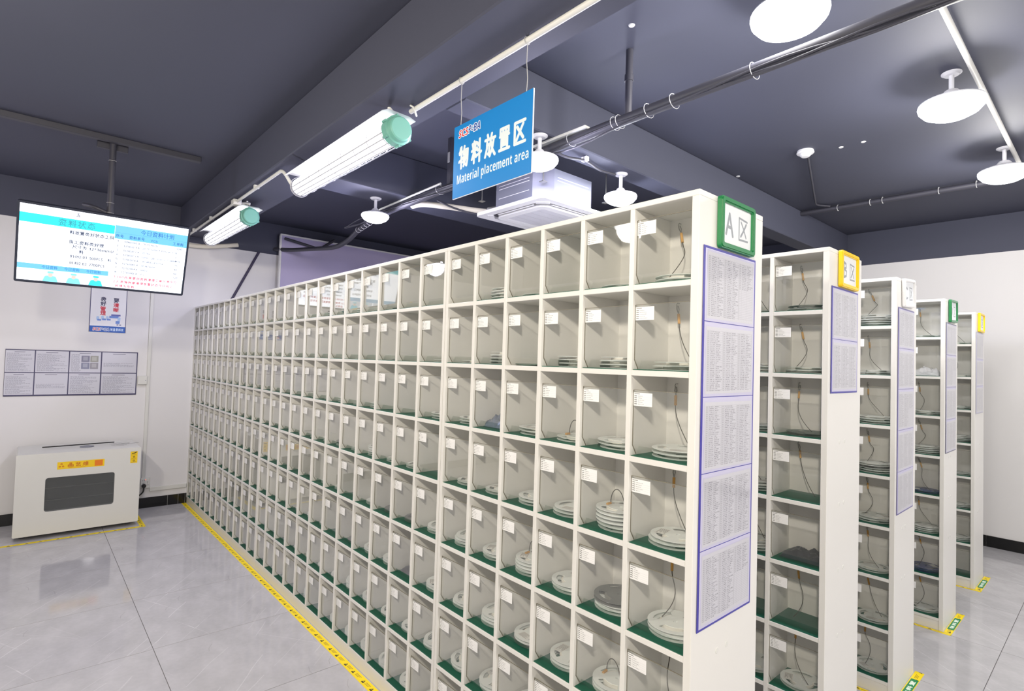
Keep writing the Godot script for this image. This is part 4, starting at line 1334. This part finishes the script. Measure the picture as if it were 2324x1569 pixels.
func notice_image(sd: int, pics: bool) -> Image:
	var im := blank(300, 215, Color(0.80, 0.80, 0.84))
	var r := RandomNumberGenerator.new()
	r.seed = sd
	var ink := Color(0.52, 0.52, 0.58)
	rect(im, 90, 14, 110, 5, Color(0.42, 0.42, 0.5))
	for k in 20:
		var y := 30 + k * 9
		var x := 14
		var stop := r.randi_range(120, 285)
		if pics:
			stop = mini(stop, 90)
		if sd == 2 and (k < 9 or k > 13):
			continue
		while x < stop:
			var w := r.randi_range(6, 20)
			rect(im, x, y, w, 3, ink)
			x += w + r.randi_range(2, 7)
	if pics:
		for q in [[110, 40, Color(0.5, 0.5, 0.58)], [196, 40, Color(0.6, 0.6, 0.58)], [110, 112, Color(0.52, 0.53, 0.62)], [196, 112, Color(0.58, 0.57, 0.6)]]:
			rect(im, q[0], q[1], 80, 66, q[2])
			rect(im, q[0] + 16, q[1] + 10, 46, 40, q[2].lightened(0.25))
	return im

func build_far_wall() -> void:
	var p := thing("wall_poster", "white poster with Chinese characters and blue footer on the far wall", "poster", Vector3(0, 1.717, 0.867))
	part("board", MB.new().box(Vector3(0.0005, 0, -0.283), Vector3(0.005, 0.6, 0)).mesh(), M.trim_white, p)
	part("print", MB.new().quad(Vector3(0.0056, 0.6, 0), Vector3(0.0056, 0.6, -0.283), Vector3(0.0056, 0, -0.283), Vector3(0.0056, 0, 0)).mesh(), printed("poster_print", poster_image(), 0.45), p)
	var b := thing("notice_board", "dark-edged notice board of printed sheets above the drying oven", "notice board", Vector3(0, 1.12, 1.43))
	part("backing", MB.new().cbox(Vector3(0.0005, 0, -0.955), Vector3(0.006, 0.413, 0), 0.001).mesh(), M.border_navy, b)
	for r in 2:
		for c in 4:
			var z := -0.955 + 0.008 + c * 0.2365 + (0.0 if c == 0 else 0.045)
			var wd := 0.272 if c == 0 else 0.2285
			if c == 3:
				wd = 0.19
			part("pinned_sheet", MB.new().quad(Vector3(0.0066, 0.405 - r * 0.2, z + wd), Vector3(0.0066, 0.405 - r * 0.2, z), Vector3(0.0066, 0.213 - r * 0.2, z), Vector3(0.0066, 0.213 - r * 0.2, z + wd)).mesh(), M["notice%d" % [2, 1, 3, 4, 3, 4, 2, 3][r * 4 + c]], b)
	# trunking, switch, socket
	one("wall_trunking", MB.new().cbox(Vector3(0, 0.29, 0.366), Vector3(0.014, 2.66, 0.394), 0.002).mesh(), M.pvc, "white vertical cable trunking beside the notice board", "trunking")
	one("wall_trunking", MB.new().cbox(Vector3(0, 0.160, 0.004), Vector3(0.016, 0.200, 0.325), 0.002).mesh(), M.pvc, "white horizontal cable trunking above the black skirting", "trunking")
	var sw := thing("wall_switch", "white blank switch plate at the corner of the notice board", "switch", Vector3(0.014, 1.22, 0.39))
	part("plate", MB.new().cbox(Vector3(-0.013, 0, 0), Vector3(0.014, 0.085, 0.078), 0.003).mesh(), M.pvc, sw)
	part("screw", MB.new().lathe(Vector3(0.014, 0.04, 0.014), [Vector2(0.004, 0), Vector2(0, 0.001)], 10, Basis(Vector3(0, 0, 1), -PI / 2)).mesh(), M.ac_metal, sw)
	var so := thing("power_socket", "white wall socket with a black plug beside the drying oven", "socket", Vector3(0, 0.197, 0.325))
	part("plate", MB.new().cbox(Vector3(0.0005, 0, 0), Vector3(0.03, 0.1, 0.078), 0.003).mesh(), M.pvc, so)
	for q in [[0.016, 0.030], [0.026, 0.030], [0.021, 0.05], [0.058, 0.05], [0.05, 0.075], [0.064, 0.075], [0.02, 0.062]]:
		part("pin_slot", MB.new().box(Vector3(0.03, q[1], q[0] - 0.003), Vector3(0.0304, q[1] + 0.005, q[0] + 0.003)).mesh(), M.black_pipe, so)
	part("indicator", MB.new().box(Vector3(0.03, 0.082, 0.034), Vector3(0.0308, 0.087, 0.042)).mesh(), M.red_light, so)
	var pg := thing("power_plug", "black power plug and cable in the wall socket", "plug", Vector3(0.031, 0.225, 0.378))
	part("plug_body", MB.new().lathe(Vector3.ZERO, [Vector2(0.019, 0.0), Vector2(0.02, 0.02), Vector2(0.014, 0.034), Vector2(0, 0.034)], 16, Basis(Vector3(0, 0, 1), -PI / 2)).mesh(), M.plug_black, pg)
	part("cable", MB.new().tube(path([Vector3(0.024, -0.005, 0), Vector3(0.03, -0.06, 0.004), Vector3(0.03, -0.1, 0.06), Vector3(0.04, -0.11, 0.10)], 0.05), 0.0065, 8).mesh(), M.plug_black, pg)
	# dark slanting cable and white hose near the top of the wall
	one("wall_cable", MB.new().tube([Vector3(0.014, 2.69, -0.60), Vector3(0.014, 2.16, -0.355), Vector3(0.014, 1.9, -0.23)], 0.013, 8).mesh(), M.cable_violet, "dark slanting cable on the far wall above rack A", "cable")
	one("white_hose", MB.new().tube(path([Vector3(0.03, 2.70, 0.34), Vector3(0.06, 2.665, 0.22), Vector3(0.08, 2.645, 0.06), Vector3(0.09, 2.66, -0.1), Vector3(0.1, 2.72, -0.36)], 0.12), 0.022, 12).mesh(), M.lagging, "bent white hose along the top of the far wall", "hose")
	one("cable_duct", MB.new().tube(path([Vector3(0.18, 2.86, -0.82), Vector3(0.18, 2.80, -1.22), Vector3(0.18, 2.94, -1.40)], 0.02), 0.016, 8).mesh(), M.black_pipe, "bent black cable duct in front of the pale partition", "duct")
	# drying oven
	var ov := thing("drying_oven", "white drying oven with a dark window standing by the far wall", "oven", Vector3(0.06, 0, 0.49))
	var D := 0.54
	var W := 0.83
	part("body", MB.new().cbox(Vector3(0, 0.035, 0), Vector3(D - 0.05, 0.69, W), 0.008).mesh(), M.oven_white, ov)
	var dr := MB.new()
	dr.ring(rrect(0, 0.035, W, 0.69, 0.01), rrect(0.185, 0.215, W - 0.185, 0.49, 0.02), Vector3(D - 0.05, 0, 0), Vector3(0, 0, 1), Vector3.UP, Vector3(1, 0, 0), 0.05)
	var door := part("door", dr.mesh(), M.oven_white, ov)
	part("inner_wall", MB.new().box(Vector3(D - 0.052, 0.2, 0.17), Vector3(D - 0.049, 0.5, W - 0.17)).mesh(), M.oven_dark, door)
	for y in [0.30, 0.40]:
		part("rack_bar", MB.new().tube([Vector3(D - 0.03, y, 0.18), Vector3(D - 0.03, y, W - 0.18)], 0.003, 8).mesh(), M.steel, door)
	part("window_glass", MB.new().slab(rrect(0.183, 0.213, W - 0.183, 0.492, 0.02), Vector3(D - 0.008, 0, 0), Vector3(0, 0, 1), Vector3.UP, Vector3(1, 0, 0), 0.003).mesh(), M.smoked_glass, door)
	var s1 := blank(420, 80, Color(0.98, 0.82, 0.08))
	for q in [[36, 24], [22, 50], [50, 50]]:
		stroke(s1, [Vector2(q[0], q[1]), Vector2(q[0] + 0.1, q[1])], 9, Color(0.8, 0.3, 0.1))
		stroke(s1, [Vector2(q[0], q[1]), Vector2(q[0] + 0.1, q[1])], 4, Color(0.98, 0.82, 0.08))
	hanzi(s1, "晶艺煌", 90, 14, 52, 44, 14, 3.0, Color(0.8, 0.45, 0.08))
	rect(s1, 96, 66, 150, 3, Color(0.8, 0.45, 0.08))
	rect(s1, 330, 8, 74, 64, Color(0.93, 0.5, 0.1))
	part("maker_plate", MB.new().quad(Vector3(D + 0.001, 0.612, 0.575), Vector3(D + 0.001, 0.612, 0.262), Vector3(D + 0.001, 0.552, 0.262), Vector3(D + 0.001, 0.552, 0.575)).mesh(), printed("maker_print", s1, 0.4), door)
	var s2 := blank(100, 200, Color(0.98, 0.82, 0.08))
	for k in 3:
		rect(s2, 4, 4 + k * 66, 92, 2, Color(0.5, 0.4, 0.1))
		rect(s2, 14, 50 + k * 66, 70, 4, Color(0.55, 0.42, 0.1))
	stroke(s2, [Vector2(24, 32), Vector2(52, 30), Vector2(80, 16)], 7, Color(0.2, 0.17, 0.08))
	for y in [94, 160]:
		stroke(s2, [Vector2(50, y), Vector2(50.1, y)], 15, Color(0.3, 0.25, 0.1))
		stroke(s2, [Vector2(50, y), Vector2(50.1, y)], 8, Color(0.98, 0.82, 0.08))
	part("warning_label", MB.new().quad(Vector3(D + 0.001, 0.657, 0.078), Vector3(D + 0.001, 0.657, 0.026), Vector3(D + 0.001, 0.555, 0.026), Vector3(D + 0.001, 0.555, 0.078)).mesh(), printed("warning_print", s2, 0.4), door)
	for q in [[0.06, 0.06], [D - 0.12, 0.06], [0.06, W - 0.06], [D - 0.12, W - 0.06]]:
		part("foot", MB.new().lathe(Vector3(q[0], 0, q[1]), [Vector2(0.022, 0), Vector2(0.022, 0.03), Vector2(0.016, 0.036)], 12).mesh(), M.black_pipe, ov)
	var pn := thing("probe_stand", "dark rod on a small round base on top of the oven", "stand", Vector3(0.36, 0.6905, 0.86))
	part("base", MB.new().lathe(Vector3.ZERO, [Vector2(0.05, 0), Vector2(0.05, 0.006), Vector2(0.012, 0.014), Vector2(0, 0.014)], 20).mesh(), M.ac_metal, pn)
	part("rod", MB.new().tube([Vector3(-0.05, 0.02, -0.2), Vector3(-0.02, 0.016, 0.3)], 0.005, 8).mesh(), M.plug_black, pn)
	var cl := MB.new()
	var pts := []
	for j in 60:
		var a := j * 0.33
		pts.append(Vector3(0.05 * cos(a) * (1 - j * 0.008) + 0.01 * sin(j), 0.003 + 0.012 * absf(sin(j * 0.21)), 0.07 * sin(a) + 0.05 * sin(j * 0.13)))
	one("loose_wires", cl.tube(pts, 0.0012, 5).mesh(), M.wire_pale, "tangle of thin grey wires lying on the oven", "wires", Vector3(0.38, 0.6905, 0.60))

# ---------------------------------------------------------------- floor tape
func tape_image() -> Image:
	var im := blank(300, 64, Color(0.99, 0.88, 0.05))
	for x in [20, 150]:
		stroke(im, [Vector2(x, 46), Vector2(x + 14, 22), Vector2(x + 28, 46), Vector2(x, 46)], 3, Color(0.18, 0.16, 0.05))
		rect(im, x + 8, 36, 12, 9, Color(0.18, 0.16, 0.05))
	for k in 3:
		rect(im, 60, 20 + k * 9, 70 - k * 8, 4, Color(0.62, 0.5, 0.08))
		rect(im, 200, 20 + k * 9, 76 - k * 10, 4, Color(0.62, 0.5, 0.08))
	return im

func tape_strip(called: String, label: String, x0: float, z0: float, x1: float, z1: float, group := "") -> Node3D:
	var o := thing(called, label, "floor tape", Vector3(x0, 0.0003, z0), group)
	tape_piece(o, x1 - x0, z1 - z0)
	return o

func tape_piece(o: Node3D, dx: float, dz: float, off := Vector3.ZERO) -> void:
	var b := MB.new()
	if dx > absf(dz):
		b.quad(Vector3(0, 0.0004, 0), Vector3(dx, 0.0004, 0), Vector3(dx, 0.0004, dz), Vector3(0, 0.0004, dz), Vector2(0, 0), Vector2(dx / 0.19, 1))
	else:
		b.quad(Vector3(0, 0.0004, dz), Vector3(0, 0.0004, 0), Vector3(dx, 0.0004, 0), Vector3(dx, 0.0004, dz), Vector2(0, 0), Vector2(absf(dz) / 0.19, 1))
	b.box(Vector3(0, 0, 0), Vector3(dx, 0.0003, dz))
	part("strip", b.mesh(), M.tape, o, off)

func build_tape() -> void:
	tape_strip("floor_tape", "long yellow warning tape along the foot of rack A", 0.012, 0.003, 5.757, 0.042)
	var zs := {"A": 0.0, "B": -0.94, "C": -1.845, "D": -2.91, "E": -3.92}
	var gi := blank(180, 60, Color(0.08, 0.52, 0.32))
	hanzi(gi, "物料置", 20, 12, 40, 36, 10, 3, Color(0.9, 0.95, 0.9))
	var gm := printed("green_tag_print", gi, 0.45)
	for L in zs:
		var z: float = zs[L]
		var o := thing("floor_tape", "yellow tape with a green tag round the foot of end panel %s" % L, "floor tape", Vector3(XE + 0.003, 0.0003, z - 0.40))
		tape_piece(o, 0.039, 0.40)
		part("green_tag", MB.new().quad(Vector3(0.004, 0.0006, 0.33), Vector3(0.004, 0.0006, 0.10), Vector3(0.036, 0.0006, 0.10), Vector3(0.036, 0.0006, 0.33)).mesh(), gm, o)
		if L != "A":
			tape_strip("floor_tape", "yellow warning tape along the foot of rack %s" % L, 4.6, z + 0.003, 5.757, z + 0.03)
	var ot := thing("floor_tape", "yellow warning tape on the floor around the drying oven", "floor tape", Vector3(0.05, 0.0003, 0.44))
	tape_piece(ot, 0.6, 0.04)
	tape_piece(ot, 0.04, 1.0, Vector3(0.6, 0.0, 0.0))

# ---------------------------------------------------------------- all of it
func card_image(sd: int) -> Image:
	var im := blank(186, 114, Color(0.95, 0.95, 0.95))
	var r := RandomNumberGenerator.new()
	r.seed = sd
	var ink := Color(0.55, 0.55, 0.55)
	rect(im, 8, 8, 54, 6, ink)
	for k in 5:
		var y := 26 + k * 17
		rect(im, 6, y + 12, 174, 1, Color(0.8, 0.8, 0.8))
		rect(im, 8, y, 26, 6, Color(0.45, 0.45, 0.45))
		var x := 44
		var stop := 44 + r.randi_range(34, 80)
		while x < stop:
			var w := r.randi_range(3, 9)
			rect(im, x, y + 1, w, 4, ink)
			x += w + 3
	return im

func build_materials() -> void:
	mat("board", Color(0.89, 0.885, 0.868), 0.42)
	mat("cap", Color(0.87, 0.87, 0.85), 0.45)
	clear("acrylic", Color(0.75, 0.78, 0.76), 0.045)
	mat("edge_shade", Color(0.5, 0.48, 0.42), 0.6)  # shade of the groove put into the strip's colour
	for k in 4:
		printed("card%d" % k, card_image(k + 1), 0.5)
		printed("list%d" % k, list_image(k + 3), 0.5)
		printed("notice%d" % (k + 1), notice_image(k + 1, k == 0), 0.5)
	mat("mat_green", Color(0.05, 0.36, 0.28), 0.5)
	mat("reel_white", Color(0.93, 0.95, 0.94), 0.35)
	mat("tape_white", Color(0.94, 0.93, 0.89), 0.45)
	mat("reel_dark", Color(0.42, 0.43, 0.42), 0.45)
	mat("tape_dark", Color(0.5, 0.5, 0.48), 0.5)
	mat("reel_blue", Color(0.17, 0.22, 0.5), 0.35)
	mat("tape_blue", Color(0.6, 0.6, 0.62), 0.5)
	var sk := blank(120, 70, Color(0.92, 0.92, 0.9))
	for k in 6:
		rect(sk, 8, 8 + k * 10, 96 - (k * 17) % 40, 4, Color(0.55, 0.54, 0.52))
	printed("sticker", sk, 0.5)
	mat("bag_silver", Color(0.55, 0.6, 0.7), 0.22, 0.75)
	mat("bag_dark", Color(0.24, 0.24, 0.28), 0.3, 0.2)
	mat("bag_pale", Color(0.82, 0.82, 0.83), 0.35)
	mat("steel", Color(0.62, 0.62, 0.6), 0.3, 0.9)
	mat("orange", Color(0.80, 0.60, 0.28), 0.5)
	mat("wire", Color(0.25, 0.22, 0.18), 0.5)
	mat("wire_pale", Color(0.68, 0.68, 0.68), 0.5)
	mat("frame_green", Color(0.14, 0.5, 0.29), 0.25)
	mat("frame_yellow", Color(0.97, 0.82, 0.03), 0.28)
	mat("frame_white", Color(0.9, 0.9, 0.9), 0.28)
	mat("border_blue", Color(0.23, 0.21, 0.62), 0.35)
	mat("border_violet", Color(0.42, 0.4, 0.62), 0.35)
	mat("border_grey", Color(0.42, 0.42, 0.5), 0.35)
	mat("border_pale", Color(0.72, 0.72, 0.76), 0.35)
	mat("border_navy", Color(0.22, 0.21, 0.36), 0.4)
	mat("pocket", Color(0.77, 0.76, 0.86), 0.35)
	clear("film", Color(0.9, 0.9, 0.95), 0.05).roughness = 0.08
	mat("grout", Color(0.48, 0.47, 0.47), 0.9)
	mat("grout_white", Color(0.8, 0.8, 0.78), 0.9)
	mat("ceiling", Color(0.27, 0.28, 0.345), 0.7)
	mat("wall", Color(0.89, 0.885, 0.885), 0.8)
	mat("skirting", Color(0.07, 0.07, 0.075), 0.15)
	mat("partition", Color(0.72, 0.69, 0.83), 0.6)  # violet lamp light and shade are put into this grey
	mat("trim_white", Color(0.9, 0.9, 0.9), 0.45)
	mat("pvc", Color(0.86, 0.86, 0.84), 0.4)
	mat("lagging", Color(0.86, 0.84, 0.78), 0.7)
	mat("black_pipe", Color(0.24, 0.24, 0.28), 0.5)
	mat("cable_violet", Color(0.26, 0.24, 0.34), 0.6)
	mat("plug_black", Color(0.08, 0.08, 0.08), 0.4)
	mat("cage", Color(0.7, 0.7, 0.73), 0.4)
	mat("cap_green", Color(0.42, 0.66, 0.6), 0.45)
	mat("lamp_body", Color(0.86, 0.86, 0.88), 0.45)
	glow("lamp_glass", Color(0.97, 0.98, 1.0), 4.5)
	glow("tube_glass", Color(0.97, 0.98, 1.0), 1.7)
	glow("red_light", Color(1.0, 0.35, 0.3), 1.2)
	mat("ac_white", Color(0.9, 0.9, 0.91), 0.4)
	mat("ac_grille", Color(0.8, 0.8, 0.83), 0.5)
	mat("ac_metal", Color(0.52, 0.53, 0.58), 0.4, 0.3)
	mat("bezel", Color(0.16, 0.18, 0.24), 0.3)
	mat("oven_white", Color(0.87, 0.87, 0.85), 0.4)
	mat("oven_dark", Color(0.36, 0.37, 0.37), 0.5)
	var sg := clear("smoked_glass", Color(0.25, 0.27, 0.27), 0.35)
	printed("tape", tape_image(), 0.45)

func _ready() -> void:
	rng.seed = 20
	var cam := Camera3D.new()
	cam.name = "camera"
	cam.fov = 64.63
	cam.near = 0.05
	cam.far = 60.0
	add_child(cam)
	cam.position = Vector3(6.4551, 1.5542, 1.2984)
	cam.rotation = Vector3(0.0294, 0.8444, 0.03)
	cam.current = true
	var we := WorldEnvironment.new()
	we.name = "surroundings"
	var en := Environment.new()
	en.background_mode = Environment.BG_COLOR
	en.background_color = Color(0.02, 0.02, 0.025)
	en.tonemap_mode = Environment.TONE_MAPPER_LINEAR
	en.tonemap_exposure = 1.45
	en.sdfgi_enabled = true
	en.ssao_enabled = true
	en.ssil_enabled = true
	we.environment = en
	add_child(we)
	build_materials()
	build_lamps()
	build_setting()
	build_racks()
	build_ceiling_fittings()
	build_screen()
	build_far_wall()
	build_tape()
